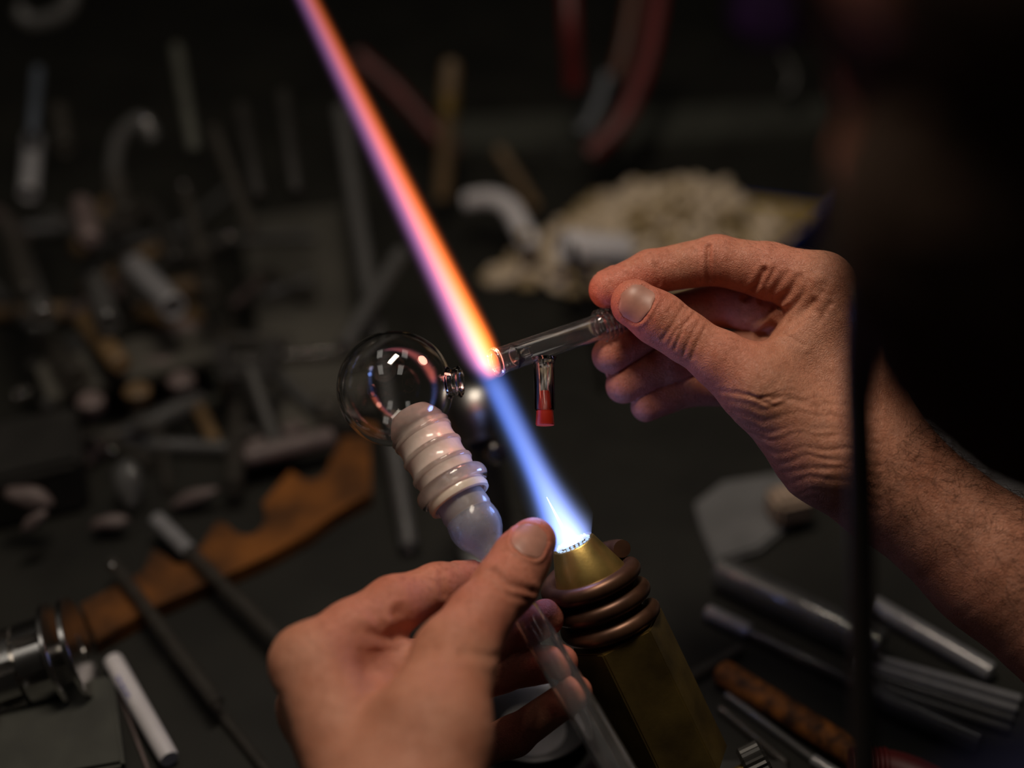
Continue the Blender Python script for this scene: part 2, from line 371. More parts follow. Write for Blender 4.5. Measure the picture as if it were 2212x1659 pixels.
# --- head, neck, trunk, arms (camera-frame metres)
def V3(x, y, d): return np.array([x, y, -d])
HC = V3(0.150, 0.100, 0.318)                                   # head centre
FWD = np.array([-0.12, -0.50, -0.857]); FWD /= np.linalg.norm(FWD)    # where the face looks: down at the flame
UPH = np.array([-0.10, 0.86, -0.50]); UPH -= FWD * (UPH @ FWD); UPH /= np.linalg.norm(UPH)
SDH = np.cross(FWD, UPH)
HAX = [SDH, UPH, FWD]
def hp(s, u, f): return HC + SDH * s + UPH * u + FWD * f
NECK = V3(0.225, -0.035, 0.215); LSH = V3(0.075, -0.15, 0.20); RSH = V3(0.37, -0.06, 0.27)
LEL = V3(-0.055, -0.335, 0.335); REL = C(2560, 1560, FOCUS - 40 * PX)
def f_head(p):
    d = ell(p, hp(0, 0.03, -0.012), HAX, (0.074, 0.095, 0.094))
    d = smin(d, ell(p, hp(0, -0.045, 0.028), HAX, (0.056, 0.068, 0.062)), 0.03)
    d = smin(d, ell(p, hp(0, -0.094, 0.062), HAX, (0.026, 0.022, 0.026)), 0.025)
    d = smin(d, cone(p, (hp(0, 0.012, 0.088), 0.009), (hp(0, -0.028, 0.112), 0.014)), 0.012)
    d = smin(d, cone(p, (hp(-0.02, -0.062, 0.085), 0.008), (hp(0.02, -0.062, 0.085), 0.008)), 0.010)
    for s in (-1, 1):
        d = smin(d, cone(p, (hp(0.014 * s, 0.025, 0.086), 0.009), (hp(0.045 * s, 0.025, 0.070), 0.010)), 0.014)
        d = smin(d, ell(p, hp(0.040 * s, -0.012, 0.066), HAX, (0.022, 0.020, 0.020)), 0.02)
        d = np.maximum(d, -ell(p, hp(0.031 * s, 0.006, 0.094), HAX, (0.014, 0.008, 0.012)))
        d = np.minimum(d, ell(p, hp(0.031 * s, 0.006, 0.074), HAX, (0.012, 0.012, 0.012)))
        d = smin(d, ell(p, hp(0.076 * s, -0.005, -0.008), HAX, (0.010, 0.032, 0.020)), 0.006)
    return d
def f_trunk(p):
    d = cone(p, (hp(0, -0.06, -0.03), 0.058), (NECK, 0.064))
    t = smin(cone(p, (LSH, 0.062), (NECK + np.array([0, -0.03, 0]), 0.07)), cone(p, (RSH, 0.062), (NECK + np.array([0, -0.03, 0]), 0.07)), 0.05)
    ch = cone(p, ((LSH + RSH) / 2 + np.array([0.02, -0.10, 0.03]), 0.13), ((LSH + RSH) / 2 + np.array([0.06, -0.42, 0.02]), 0.135))
    d = smin(d, smin(t, ch, 0.08), 0.04)
    return d
def f_arms(p):
    d = smin(cone(p, (LSH, 0.056), (LEL, 0.042)), cone(p, (RSH, 0.056), (REL, 0.038)), 0.005)
    e = J_(820, 2000, .50, 175); g = J_(760, 2550, .43, 250)
    d = smin(d, cone(p, (LEL, 0.040), e), 0.012)
    d = smin(d, cone(p, (REL, 0.0365), R_(2150, 1222, 30, 143)), 0.012)
    return d
def f_body(p): return smin(smin(f_head(p), f_trunk(p), 0.02), f_arms(p), 0.03)

def nets(f, lo, hi, h):
    """surface nets on a sparse grid; returns vertices and quads (camera frame)"""
    q = 4; lo, hi = np.array(lo), np.array(hi)
    nc = np.ceil((hi - lo) / (h * q)).astype(int) + 1; n = nc * q
    ii = np.stack(np.meshgrid(*[np.arange(k) for k in nc], indexing='ij'), -1).reshape(-1, 3)
    fc = np.concatenate([f(lo + (c + 0.5) * q * h) for c in np.array_split(ii, max(1, len(ii) // 200000))]).reshape(nc)
    act = np.abs(fc) < q * h * 1.9
    F = np.where(fc < 0, -1.0, 1.0).astype(np.float32)
    for ax in range(3): F = F.repeat(q, ax)
    mk = act
    for ax in range(3): mk = mk.repeat(q, ax)
    idx = np.argwhere(mk)
    F[mk] = np.concatenate([f(lo + c * h) for c in np.array_split(idx, max(1, len(idx) // 200000))])
    S = F < 0
    c8 = [S[a:n[0] - 1 + a, b:n[1] - 1 + b, c:n[2] - 1 + c] for a in (0, 1) for b in (0, 1) for c in (0, 1)]
    cnt = sum(c.astype(np.int8) for c in c8); mixed = (cnt > 0) & (cnt < 8)
    cells = np.argwhere(mixed); ID = np.full(mixed.shape, -1, np.int32); ID[mixed] = np.arange(len(cells))
    acc = np.zeros((len(cells), 3)); num = np.zeros(len(cells))
    cor = [(a, b, c) for a in (0, 1) for b in (0, 1) for c in (0, 1)]
    for i in range(8):
        for j in range(i + 1, 8):
            if sum(abs(cor[i][k] - cor[j][k]) for k in range(3)) != 1: continue
            A = cells + cor[i]; B = cells + cor[j]
            fa = F[A[:, 0], A[:, 1], A[:, 2]].astype(float); fb = F[B[:, 0], B[:, 1], B[:, 2]].astype(float)
            s = (fa < 0) != (fb < 0); t = np.where(s, fa / np.where(s, fa - fb, 1), 0)
            pt = np.array(cor[i]) + t[:, None] * (np.array(cor[j]) - np.array(cor[i]))
            acc[s] += pt[s]; num[s] += 1
    V = lo + (cells + acc / num[:, None]) * h
    quads = []
    for ax in range(3):
        u, v = (ax + 1) % 3, (ax + 2) % 3
        sl0 = [slice(None)] * 3; sl1 = [slice(None)] * 3; sl0[ax] = slice(0, -1); sl1[ax] = slice(1, None)
        cr = S[tuple(sl0)] != S[tuple(sl1)]; e = np.argwhere(cr)
        e = e[(e[:, u] > 0) & (e[:, v] > 0) & (e[:, u] < n[u] - 1) & (e[:, v] < n[v] - 1)]
        ins = S[e[:, 0], e[:, 1], e[:, 2]]
        du = np.zeros(3, int); du[u] = 1; dv = np.zeros(3, int); dv[v] = 1
        g = lambda x: ID[x[:, 0], x[:, 1], x[:, 2]]
        Q = np.stack([g(e - du - dv), g(e - dv), g(e), g(e - du)], 1); Q[~ins] = Q[~ins][:, ::-1]
        quads.append(Q[(Q >= 0).all(1)])
    return V, np.concatenate(quads)
def grad(f, V, e=4e-4):
    g = np.stack([f(V + e * np.eye(3)[k]) - f(V - e * np.eye(3)[k]) for k in range(3)], 1)
    return g / np.maximum(np.linalg.norm(g, axis=1, keepdims=True), 1e-9)
def topix(V): return W / 2 + V[:, 0] / -V[:, 2] * FPX, H / 2 - V[:, 1] / -V[:, 2] * FPX
def segdist(x, y, pl):
    best = np.full(len(x), 1e9)
    for (ax, ay), (bx, by) in zip(pl[:-1], pl[1:]):
        dx, dy = bx - ax, by - ay; t = np.clip(((x - ax) * dx + (y - ay) * dy) / (dx * dx + dy * dy), 0, 1)
        best = np.minimum(best, np.hypot(x - ax - t * dx, y - ay - t * dy))
    return best
def bumpn(x, y, s, seed):
    r = np.random.RandomState(seed); o = np.zeros(len(x))
    for k in range(6):
        a = r.uniform(0, 2 * math.pi); w = s * r.uniform(0.6, 1.6); o += np.sin((x * math.cos(a) + y * math.sin(a)) * w + r.uniform(0, 6))
    return o / 6
def crease(V, Nn, lines, front=0.15):
    """press folds (depth mm, width px, polyline on the photo grid) into the side of the hand that faces the camera"""
    x, y = topix(V); off = np.zeros(len(V)); face = np.clip((Nn[:, 2] - front) / 0.25, 0, 1)
    wx = x + 5.0 * bumpn(x, y, 0.07, 3); wy = y + 6.0 * bumpn(x, y, 0.06, 4)
    face = face * np.clip(0.8 + 1.0 * bumpn(x, y, 0.035, 6), 0.45, 1.2)
    for dep, wid, pl in lines:
        near = (x > min(p[0] for p in pl) - 30) & (x < max(p[0] for p in pl) + 30) & (y > min(p[1] for p in pl) - 30) & (y < max(p[1] for p in pl) + 30)
        if near.any():
            d = segdist(wx[near], wy[near], pl)
            off[near] += (-dep * np.exp(-(d / wid) ** 2) + 0.35 * dep * np.exp(-((d - 2.1 * wid) / (1.1 * wid)) ** 2)) * MM
    return off * face
R_LINES = [
    (0.60, 4.5, [(1476, 664), (1462, 684), (1452, 700), (1431, 730)]), (0.55, 4, [(1500, 680), (1476, 700), (1470, 722), (1458, 750)]), (0.35, 4, [(1512, 694), (1498, 722), (1478, 764)]),
    (0.35, 3.5, [(1486, 668), (1470, 690), (1478, 705)]), (0.3, 3.5, [(1462, 705), (1445, 742)]), (0.22, 3.5, [(1526, 704), (1508, 740), (1494, 775)]), (0.25, 3, [(1462, 655), (1440, 676)]), (0.3, 3, [(1490, 690), (1462, 715)]),
    (1.0, 5, [(1529, 535), (1531, 606)]), (0.7, 5, [(1416, 570), (1421, 612)]),
    (1.5, 7, [(1650, 585), (1638, 615), (1610, 642)]), (0.5, 6, [(1672, 585), (1652, 622), (1645, 650)]), (0.4, 6, [(1700, 590), (1672, 635), (1655, 670)]),
    (1.8, 8, [(1640, 722), (1672, 712), (1708, 694), (1756, 652)]), (-1.2, 9, [(1638, 714), (1675, 680), (1722, 636), (1768, 600)]), (0.9, 6, [(1660, 730), (1700, 716), (1740, 690)]), (1.0, 6, [(1722, 600), (1700, 632), (1672, 668)]), (1.0, 6, [(1748, 612), (1722, 648), (1690, 690)]), (0.8, 6, [(1775, 630), (1745, 668), (1712, 712)]), (0.6, 6, [(1795, 655), (1768, 690)]),
    (0.7, 6, [(1700, 722), (1735, 745)]), (0.5, 6, [(1690, 700), (1760, 672)]),
]
for k in range(11):
    y0 = 872 + 23 * k
    R_LINES.append((0.30 - 0.22 * abs(k - 3.5) / 7, 5.0, [(1575 + 11 * k, y0 - 10), (1640 + 8 * k, y0 + 12 + (k % 3) * 3), (1720 + 4 * k, y0 + 3 - (k % 2) * 7), (1830, y0 + 6 * (k % 3)), (1900, y0 + 22)]))
for k in range(7):
    R_LINES.append((0.35, 4.5, [(1560 + 28 * k, 842 + 5 * k), (1630 + 22 * k, 858 + 9 * (k % 3)), (1720 + 12 * k, 846 + 8 * k)]))
L_LINES = [
    (1.0, 12, [(862, 1322), (870, 1340), (878, 1366)]), (0.6, 9, [(765, 1300), (800, 1325), (822, 1350)]), (0.8, 8, [(955, 1240), (962, 1285)]),
    (0.9, 8, [(1060, 1236), (1100, 1262), (1150, 1275)]), (0.6, 7, [(1052, 1250), (1090, 1280), (1140, 1296)]),
    (1.2, 14, [(870, 1365), (830, 1372), (780, 1362)]), (0.7, 10, [(1000, 1410), (1068, 1420)]),
]
def nail(name, f, c, axis, dorsal, ln, wd, parent, lift=0.00035):
    """a curved nail plate laid on the finger; c on the skin, camera frame"""
    a = np.array(axis, float); dn = np.array(dorsal, float); dn /= np.linalg.norm(dn); a -= dn * (a @ dn); a /= np.linalg.norm(a); s = np.cross(a, dn)
    n, mrows = 15, 13; pts = []
    for i in range(mrows):
        u = -1 + 2 * i / (mrows - 1)
        half = 1.0 if abs(u) < 0.35 else (1 - ((abs(u) - 0.35) / 0.65) ** 2.6) ** 0.5 * (0.92 if u > 0 else 1.0)
        half = max(half, 0.12)
        for j in range(n):
            v = (-1 + 2 * j / (n - 1)); bow = 0.18 * (1 - v * v) if u > 0 else -0.10 * (1 - v * v) * 0
            pts.append(c + a * (u * ln / 2 + bow * 0.12 * ln) + s * (v * half * wd / 2) + dn * 0.02)
    p = np.array(pts)
    for _ in range(60): p = p - dn * np.clip(f(p), -0.002, 0.004)[:, None] * 0.8
    top = p + dn * lift; bot = p - dn * 0.0006
    bm = bmesh.new(); vt = [bm.verts.new(CAM + M3 @ Vector(q)) for q in top]; vb = [bm.verts.new(CAM + M3 @ Vector(q)) for q in bot]
    for i in range(mrows - 1):
        for j in range(n - 1):
            k = i * n + j
            bm.faces.new((vt[k], vt[k + 1], vt[k + n + 1], vt[k + n])); bm.faces.new((vb[k], vb[k + n], vb[k + n + 1], vb[k + 1]))
    ring = [j for j in range(n)] + [i * n + n - 1 for i in range(1, mrows)] + [(mrows - 1) * n + j for j in range(n - 2, -1, -1)] + [i * n for i in range(mrows - 2, 0, -1)]
    for q in range(len(ring)):
        r1, r2 = ring[q], ring[(q + 1) % len(ring)]; bm.faces.new((vt[r1], vb[r1], vb[r2], vt[r2]))
    return from_bm(name, bm, MAT['nail'], parent)
def ndir(f, px, py, d):         # skin point under a photo position, marching away from the camera
    c = C(px, py, d - 0.05); v = c / np.linalg.norm(c)
    for _ in range(80): c = c + v * max(float(f(c[None])[0]), 1e-5) * 0.8
    return c
def press_nail(V, Nn, c, axis, dorsal, ln, wd):
    a = np.array(axis, float); dn = np.array(dorsal, float); dn /= np.linalg.norm(dn); a -= dn * (a @ dn); a /= np.linalg.norm(a); s = np.cross(a, dn)
    q = V - c; u = q @ a / (ln / 2); v = q @ s / (wd / 2); r = (np.abs(u) ** 3.2 + np.abs(v) ** 3.2) ** (1 / 3.2)
    g = np.clip((Nn @ dn - 0.0) / 0.2, 0, 1) * (np.abs(q @ dn) < 0.009)
    fold = np.where(u > 0.5, 0.15, 1.0)
    return g * (0.0006 * fold * np.exp(-((r - 1.17) / 0.13) ** 2) - 0.0004 * (r < 1.0))

fr_lo = np.minimum(C(1240, 480, .66), C(1240, 1900, .66)); fr_hi = C(2640, 470, .66)
Vr, Qr = nets(f_right, [0.020, -0.185, -0.712], [0.300, 0.085, -0.595], 0.00062)
Vl, Ql = nets(f_left, [-0.120, -0.300, -0.690], [0.055, -0.055, -0.470], 0.00085)
Nr = grad(f_right, Vr); Nl = grad(f_left, Vl)
NAILS = []
def add_nail(f, V, Nn, px, py, d, axis, dorsal, ln, wd):
    c = ndir(f, px, py, d); NAILS.append((f, c, axis, dorsal, ln, wd)); return press_nail(V, Nn, c, axis, dorsal, ln, wd)
offr = crease(Vr, Nr, R_LINES) + add_nail(f_right, Vr, Nr, 1374, 652, .645, (-0.84, 0.53, 0.0), (-0.22, 0.20, 0.95), 0.0150, 0.0165)
offl = crease(Vl, Nl, L_LINES) + add_nail(f_left, Vl, Nl, 1146, 1166, .616, (0.47, 0.88, -0.1), (0.12, 0.22, 0.96), 0.0150, 0.0145)
def side_nail(f, V, Nn, js, dorsal, ln, wd):
    (b, rb), (t, rt) = js[-2], js[-1]; a = (t - b) / np.linalg.norm(t - b); dn = np.array(dorsal, float); dn -= a * (dn @ a); dn /= np.linalg.norm(dn)
    c = t - a * 0.001 + dn * 0.03
    for _ in range(60): c = c - dn * float(f(c[None])[0]) * 0.8
    NAILS.append((f, c, a, dn, ln, wd)); return press_nail(V, Nn, c, a, dn, ln, wd)
for k, dn in (('index', (-0.3, 0.75, -0.6)), ('middle', (-0.5, 0.1, -0.85)), ('ring', (-0.78, 0.25, -0.25)), ('little', (-0.8, 0.25, -0.25))):
    offr += side_nail(f_right, Vr, Nr, RF[k], dn, 0.0115, 0.0105)
for k, dn in (('index', (0.1, 0.75, -0.6)), ('middle', (0.6, 0.1, -0.7)), ('ring', (0.7, 0.2, -0.6)), ('little', (0.75, 0.2, -0.6))):
    offl += side_nail(f_left, Vl, Nl, LF[k], dn, 0.0115, 0.0105)
def veins(V, Nn, seed):
    x, y = topix(V); return 0.00028 * bumpn(x, y, 0.035, seed) + 0.00012 * bumpn(x, y, 0.11, seed + 9)
Vr2 = Vr + Nr * (offr + veins(Vr, Nr, 21))[:, None]; Vl2 = Vl + Nl * (offl + veins(Vl, Nl, 31))[:, None]
def flush_of(V, fingers):
    o = np.zeros(len(V))
    for k, js in fingers.items():
        for (c, r) in js[1:]:
            o = np.maximum(o, 0.55 * np.exp(-((np.linalg.norm(V - c, axis=1) - r) / (0.8 * r)) ** 2 * 0.5) * np.clip(1.25 - np.linalg.norm(V - c, axis=1) / (1.8 * r), 0, 1))
        c, r = js[-1]; o = np.maximum(o, np.clip(1.5 - np.linalg.norm(V - c, axis=1) / (1.6 * r), 0, 0.6))
    return o
Fr, Fl = flush_of(Vr, RF), flush_of(Vl, LF)
Vb, Qb = nets(f_body, [-0.14, -0.72, -0.66], [0.50, 0.26, -0.03], 0.006)
def cut(V, Q, keep):
    Q = Q[keep[Q].all(1)]; used = np.zeros(len(V), bool); used[Q.ravel()] = True
    mp = np.cumsum(used) - 1; return V[used], mp[Q], used
ra, rb_ = R_(2150, 1222, 30, 143)[0], REL; rdir = (rb_ - ra) / np.linalg.norm(rb_ - ra); rcut = ra + rdir * 0.070
la, lb_ = J_(820, 2000, .50, 175)[0], J_(760, 2550, .43, 250)[0]; ldir = (lb_ - la) / np.linalg.norm(lb_ - la); lcut = la + ldir * 0.012
Vr3, Qr3, ur = cut(Vr2, Qr, (Vr - rcut) @ rdir < 0); Vl3, Ql3, ul = cut(Vl2, Ql, (Vl - lcut) @ ldir < 0)
near_r = np.linalg.norm(np.cross(Vb - ra, rdir), axis=1) < 0.07; near_l = np.linalg.norm(np.cross(Vb - la, ldir), axis=1) < 0.07
kb = ~((near_r & ((Vb - rcut) @ rdir < 0.004) & ((Vb - rcut) @ rdir > -0.25)) | (near_l & ((Vb - lcut) @ ldir < 0.004) & ((Vb - lcut) @ ldir > -0.16)))
Vb3, Qb3, ub = cut(Vb, Qb, kb)
VV = np.concatenate([Vr3, Vl3, Vb3]); QQ = np.concatenate([Qr3, Ql3 + len(Vr3), Qb3 + len(Vr3) + len(Vl3)])
FF = np.concatenate([Fr[ur], Fl[ul], np.full(len(Vb3), 0.15)])
me = bpy.data.meshes.new('person')
Wv = VV @ M3N.T + np.array(CAM)
me.from_pydata(Wv.tolist(), [], QQ.tolist())
at = me.attributes.new('flush', 'FLOAT', 'POINT'); at.data.foreach_set('value', FF.astype(np.float32))
bm = bmesh.new(); bm.from_mesh(me)
try:       # sew the forearms to the upper arms
    be = [e for e in bm.edges if e.is_boundary]; nf = len(Vr3) + len(Vl3)
    for c0, ax in ((rcut, rdir), (lcut, ldir)):
        cw = CAM + M3 @ Vector(c0); aw = M3 @ Vector(ax)
        for v in {v for e in be for v in e.verts if (v.co - cw).length < 0.075}: v.co -= aw * ((v.co - cw).dot(aw) - (0.0 if v.index < nf else 0.006))
    for c0, ax in ((rcut, rdir), (lcut, ldir)):
        cw = CAM + M3 @ Vector(c0); es = [e for e in be if e.is_valid and (e.verts[0].co - cw).length < 0.075]
        if es: bmesh.ops.bridge_loops(bm, edges=es)
    bmesh.ops.recalc_face_normals(bm, faces=bm.faces)
except Exception as ex: print('bridge', ex)
bm.to_mesh(me); bm.free()
me.polygons.foreach_set('use_smooth', [True] * len(me.polygons))
HEADW = CAM + M3 @ Vector(HC)
person = link('person', me, MAT['skin'], None, (HEADW.x, HEADW.y, float(Wv[:, 2].min())))
tag(person, 'dark-haired bearded worker leaning in at the right, holding glassware in both bare hands', 'person')
for f, c, a, dn, ln, wd_ in NAILS: nail('fingernail', f, c, a, dn, ln, wd_, person)

def shell(name, f, lo, hi, h, mat, par, keep=None):
    V, Q = nets(f, lo, hi, h)
    if keep is not None: V, Q, _ = cut(V, Q, keep(V))
    m = bpy.data.meshes.new(name); m.from_pydata((V @ M3N.T + np.array(CAM)).tolist(), [], Q.tolist())
    m.polygons.foreach_set('use_smooth', [True] * len(m.polygons))
    return link(name, m, mat, par, (0, 0, 0))
def rip(p, s): return np.sin(p[:, 0] * s + 1.3 * np.sin(p[:, 1] * s * 0.7)) * np.sin(p[:, 2] * s * 0.9 + p[:, 1] * s * 0.5)
def f_shirt(p):
    d = smin(f_trunk(p), smin(cone(p, (LSH, 0.064), (LEL, 0.056)), smin(cone(p, (RSH, 0.064), (REL, 0.050)), cone(p, (REL, 0.050), (REL - rdir * 0.045, 0.044)), 0.01), 0.005), 0.04) - 0.010 + 0.002 * rip(p, 90)
    n = NECK - hp(0, -0.06, -0.03); n = n / np.linalg.norm(n)
    away = np.linalg.norm(np.cross(p - NECK, n), axis=1); d = np.where(away < 0.095, np.maximum(d, -((p - NECK) @ n - 0.012)), d)      # neckline
    d = np.where(np.linalg.norm(p - (REL - rdir * 0.10), axis=1) < 0.14, np.maximum(d, -((p - REL) @ rdir + 0.036)), d)
    for s_, e_ in ((LSH, LEL),):
        n = (e_ - s_) / np.linalg.norm(e_ - s_); L_ = np.linalg.norm(e_ - s_)
        nearby = np.linalg.norm(np.cross(p - s_, n), axis=1) < 0.09
        d = np.where(nearby & ((p - s_) @ n > L_ * 0.55), np.maximum(d, (p - s_) @ n - L_ * 0.96), d)
    return d
shell('shirt', f_shirt, [-0.16, -0.74, -0.68], [0.52, 0.26, -0.02], 0.006, MAT['shirt'], person)
def f_hair(p):
    q = p - HC; u = q @ UPH; fw = q @ FWD
    d = ell(p, hp(0, 0.034, -0.012), HAX, (0.084, 0.106, 0.106))
    d = smin(d, ell(p, hp(0, -0.035, -0.030), HAX, (0.079, 0.070, 0.072)), 0.03) + 0.0012 * rip(p, 420) + 0.0008 * rip(p + 0.3, 900)
    return np.maximum(d, np.minimum(fw * 0.8 - u * 0.55 - 0.035, fw - 0.055))
shell('hair', f_hair, HC - 0.17, HC + 0.17, 0.003, MAT['hair'], person)
def f_beard_and_shade(p):
    q = p - HC; u = q @ UPH; fw = q @ FWD
    d = ell(p, hp(0, -0.055, 0.030), HAX, (0.081, 0.061, 0.070))
    d = smin(d, ell(p, hp(0, -0.074, 0.062), HAX, (0.042, 0.034, 0.036)), 0.03) + 0.0012 * rip(p, 460) + 0.0008 * rip(p + 0.3, 950)
    return np.maximum(d, u - 0.028 - 0.7 * np.maximum(0.05 - fw, 0))  # carried up over the cheek, dark hair in place of shaded skin
shell('beard_and_cheek_shade', f_beard_and_shade, HC - 0.20, HC + 0.16, 0.003, MAT['hair'], person)
# arm hair on the right forearm
def hairs(V, Nn, n, sel, seed, lo, hi, rad, lean):
    r = np.random.RandomState(seed); ids = np.where(sel)[0]
    ids = r.choice(ids, n); bm = bmesh.new(); ln = np.array(lean)
    for i in ids:
        b, nn = V[i], Nn[i]; t = ln - nn * (ln @ nn); t = t + 0.45 * r.randn(3); t -= nn * (t @ nn); t /= max(np.linalg.norm(t), 1e-6); L_ = r.uniform(lo, hi); q = []
        for k in range(4):
            w = k / 3; q.append(CAM + M3 @ Vector(b + nn * (L_ * (0.42 * w - 0.12 * w * w) - 0.0004) + t * L_ * 0.9 * w))
        sweep_bm(q, [rad, rad * 0.9, rad * 0.7, rad * 0.3], 3, bm, cap=False)
    return bm
xr, yr = topix(Vr2); tr = (Vr2 - R_(1860, 985, 40, 126)[0]) @ rdir
selr = (tr > 0.005) & (tr < 0.13) & ((Nr @ np.array([0.45, 0.75, 0.5])) > 0.05)
o = from_bm('arm_hair', hairs(Vr2, Nr, 2300, selr, 5, 0.006, 0.014, 0.00006, np.array([0.55, 0.15, -0.25])), MAT['armhair'], person); o['kind'] = 'stuff'
selk = (xr > 1560) & (xr < 1800) & (yr < 575) & (Nr[:, 1] > 0.3)
o = from_bm('knuckle_hair', hairs(Vr2, Nr, 90, selk, 8, 0.004, 0.007, 0.00004, np.array([-0.8, 0.3, -0.2])), MAT['armhair'], person); o['kind'] = 'stuff'
# ------------------------------------------------------------------ the torch
TA = (M3 @ Vector((-0.435 * 0.989, 0.90 * 0.989, 0.148))).normalized()      # towards the flame
TN = P(1238, 1174, 0.650)
TX = M3 @ Vector((0.9, 0.435, 0.0)); TX = (TX - TA * TX.dot(TA)).normalized(); TZ = TX.cross(TA)      # TZ towards the viewer
if TZ.dot(M3 @ Vector((0, 0, 1))) < 0: TZ = -TZ
base_pt = TN - TA * 0.150
torch = thing('bench_torch', 'brass bench torch with hexagonal body and brown copper coil around its neck', 'torch', (base_pt.x, base_pt.y, 0))
mm = lambda l: [(r * MM, z * MM) for r, z in l]
from_bm('nozzle', lathe_bm(TN, -TA, mm([(0, 1.2), (8.0, 1.2), (8.6, 0.1), (9.9, 0.0), (10.4, 0.5), (17.2, 18.6), (18.2, 22.5), (17.0, 24), (16.4, 26), (16.4, 45), (0, 45)]), 72), MAT['brass'], torch)
for k in range(2):
    from_bm('port_ring', lathe_bm(TN + TA * 0.0002, -TA, mm([(2.6 + 3 * k, 1.4), (2.6 + 3 * k, 0.6), (3.6 + 3 * k, 0.6), (3.6 + 3 * k, 1.4)]), 40, closed=True), MAT['brass'], torch)
pts = []
for i in range(0, 200):
    t = 0.03 + i / 199 * 2.97
    a = 2 * math.pi * t; rr = 19.6
    pts.append(TN - TA * ((11.2 + 10.6 * t + 4.0 * max(0.0, 0.5 - t)) * MM) + (TX * math.cos(a) + TZ * math.sin(a) * -1) * (rr * MM))
from_bm('copper_coil', sweep_bm(pts, [4.15 * MM] * len(pts), 18), MAT['copper'], torch)
hexp = []
for k in range(6):
    a = math.radians(6 - 30 + 60 * k); hexp.append((TX * math.sin(a) + TZ * math.cos(a)) * (24 * MM))
bm = prism_bm([TN - TA * 0.122 + h for h in hexp], TA, 0.076); bmesh.ops.dissolve_limit(bm, angle_limit=0.02, verts=bm.verts, edges=bm.edges)
bmesh.ops.bevel(bm, geom=bm.edges[:], offset=0.0007, segments=2, affect='EDGES')
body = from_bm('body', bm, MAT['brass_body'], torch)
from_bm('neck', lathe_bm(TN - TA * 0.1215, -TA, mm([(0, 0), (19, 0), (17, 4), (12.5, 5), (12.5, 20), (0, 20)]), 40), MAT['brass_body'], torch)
kn = TN - TA * 0.136 + TX * 0.012
from_bm('valve_stem', sweep_bm([kn, kn + TX * 0.02], 0.004, 16), MAT['brass_body'], torch)
bm = bmesh.new(); kx, ky, ka = frame(TX)
prof = [(0, 0), (9, 0), (10.5, 1.5), (10.5, 10.5), (9, 12), (0, 12)]
rows = []
for r, z in prof[1:-1]:
    rows.append([bm.verts.new(kn + TX * (0.014 + z * MM) + (kx * math.cos(t) + ky * math.sin(t)) * ((r + (0.7 if q % 2 else 0)) * MM)) for q, t in ((q, 2 * math.pi * q / 48) for q in range(48))])
for A, B in zip(rows[:-1], rows[1:]):
    for q in range(48): bm.faces.new((A[q], A[(q + 1) % 48], B[(q + 1) % 48], B[q]))
bm.faces.new(rows[0][::-1]); bm.faces.new(rows[-1])
from_bm('valve_knob', bm, MAT['black'], torch)
nb = TN - TA * 0.138
from_bm('swivel', box_bm((nb.x, nb.y, (nb.z + 0.008) / 2), (0.016, 0, 0), (0, 0.016, 0), (0, 0, (nb.z) / 2), bevel=0.002), MAT['steel_dull'], torch)
from_bm('base_plate', box_bm((nb.x, nb.y, 0.005), (0.05, 0, 0), (0, 0.04, 0), (0, 0, 0.005), bevel=0.002), MAT['black'], torch)
# ------------------------------------------------------------------ the flame
flame = thing('torch_flame', 'long torch flame, blue at the nozzle turning pink and orange above', 'flame', TN)
def flame_part(name, p0, p1, prof, shader):
    a = (p1 - p0).normalized(); x = M3 @ Vector((1, 0, 0)); x = (x - a * x.dot(a)).normalized(); y = a.cross(x)
    bm = lathe_bm((0, 0, 0), (0, 0, 1), prof, 28)
    o = from_bm(name, bm, shader, None, origin=(0, 0, 0)); o.parent = flame
    o.matrix_local = Matrix.Translation(p0 - flame.location) @ Matrix((x, y, a)).transposed().to_4x4()
    return o
def vol_mat(name, build, rate):
    m, nt, out = new_mat(name); tc = nt.nodes.new('ShaderNodeTexCoord'); s = nt.nodes.new('ShaderNodeSeparateXYZ'); nt.links.new(tc.outputs['Object'], s.inputs[0])
    x, y, z = (E(nt, s.outputs[i]) for i in range(3))
    rgb = build(x, y, z); c = nt.nodes.new('ShaderNodeCombineXYZ')
    for i in range(3): nt.links.new(rgb[i].v, c.inputs[i])
    e = nt.nodes.new('ShaderNodeEmission'); nt.links.new(c.outputs[0], e.inputs[0]); e.inputs[1].default_value = 1.0
    nt.links.new(e.outputs[0], out.inputs['Volume']); m.cycles.volume_step_rate = rate
    return m
def mixc(terms):
    """sum of (scalar expression, colour)"""
    return [sum((t * c[i] for t, c in terms[1:]), terms[0][0] * terms[0][1][i]) for i in range(3)]
def jet(x, y, z):
    w = (z * z * (-1 / 0.026 ** 2)).exp() * 0.0032 + (z * z * (-1 / 0.009 ** 2)).exp() * 0.0008 + 0.0055
    rho2 = (x * x + y * y) / (w * w)
    soft = (rho2 ** 2.2 * -1.0).exp(); core = (((x + 0.0012) * (x + 0.0012) + y * y) / (w * w) * -1.6).exp()
    end = 1.0 - z.step(0.074, 0.100); fade = (z * (-1 / 0.030)).exp()
    edge = (x / w * -0.55).exp()
    hot = (rho2 * -1.9).exp() * fade
    return mixc([(soft * end * edge * (fade * 60.0 + 34.0), (0.035, 0.14, 1.0)), (core * end * (fade * 30.0 + 42.0), (0.24, 0.42, 1.0)), (hot * end, (85.0, 92.0, 110.0))])
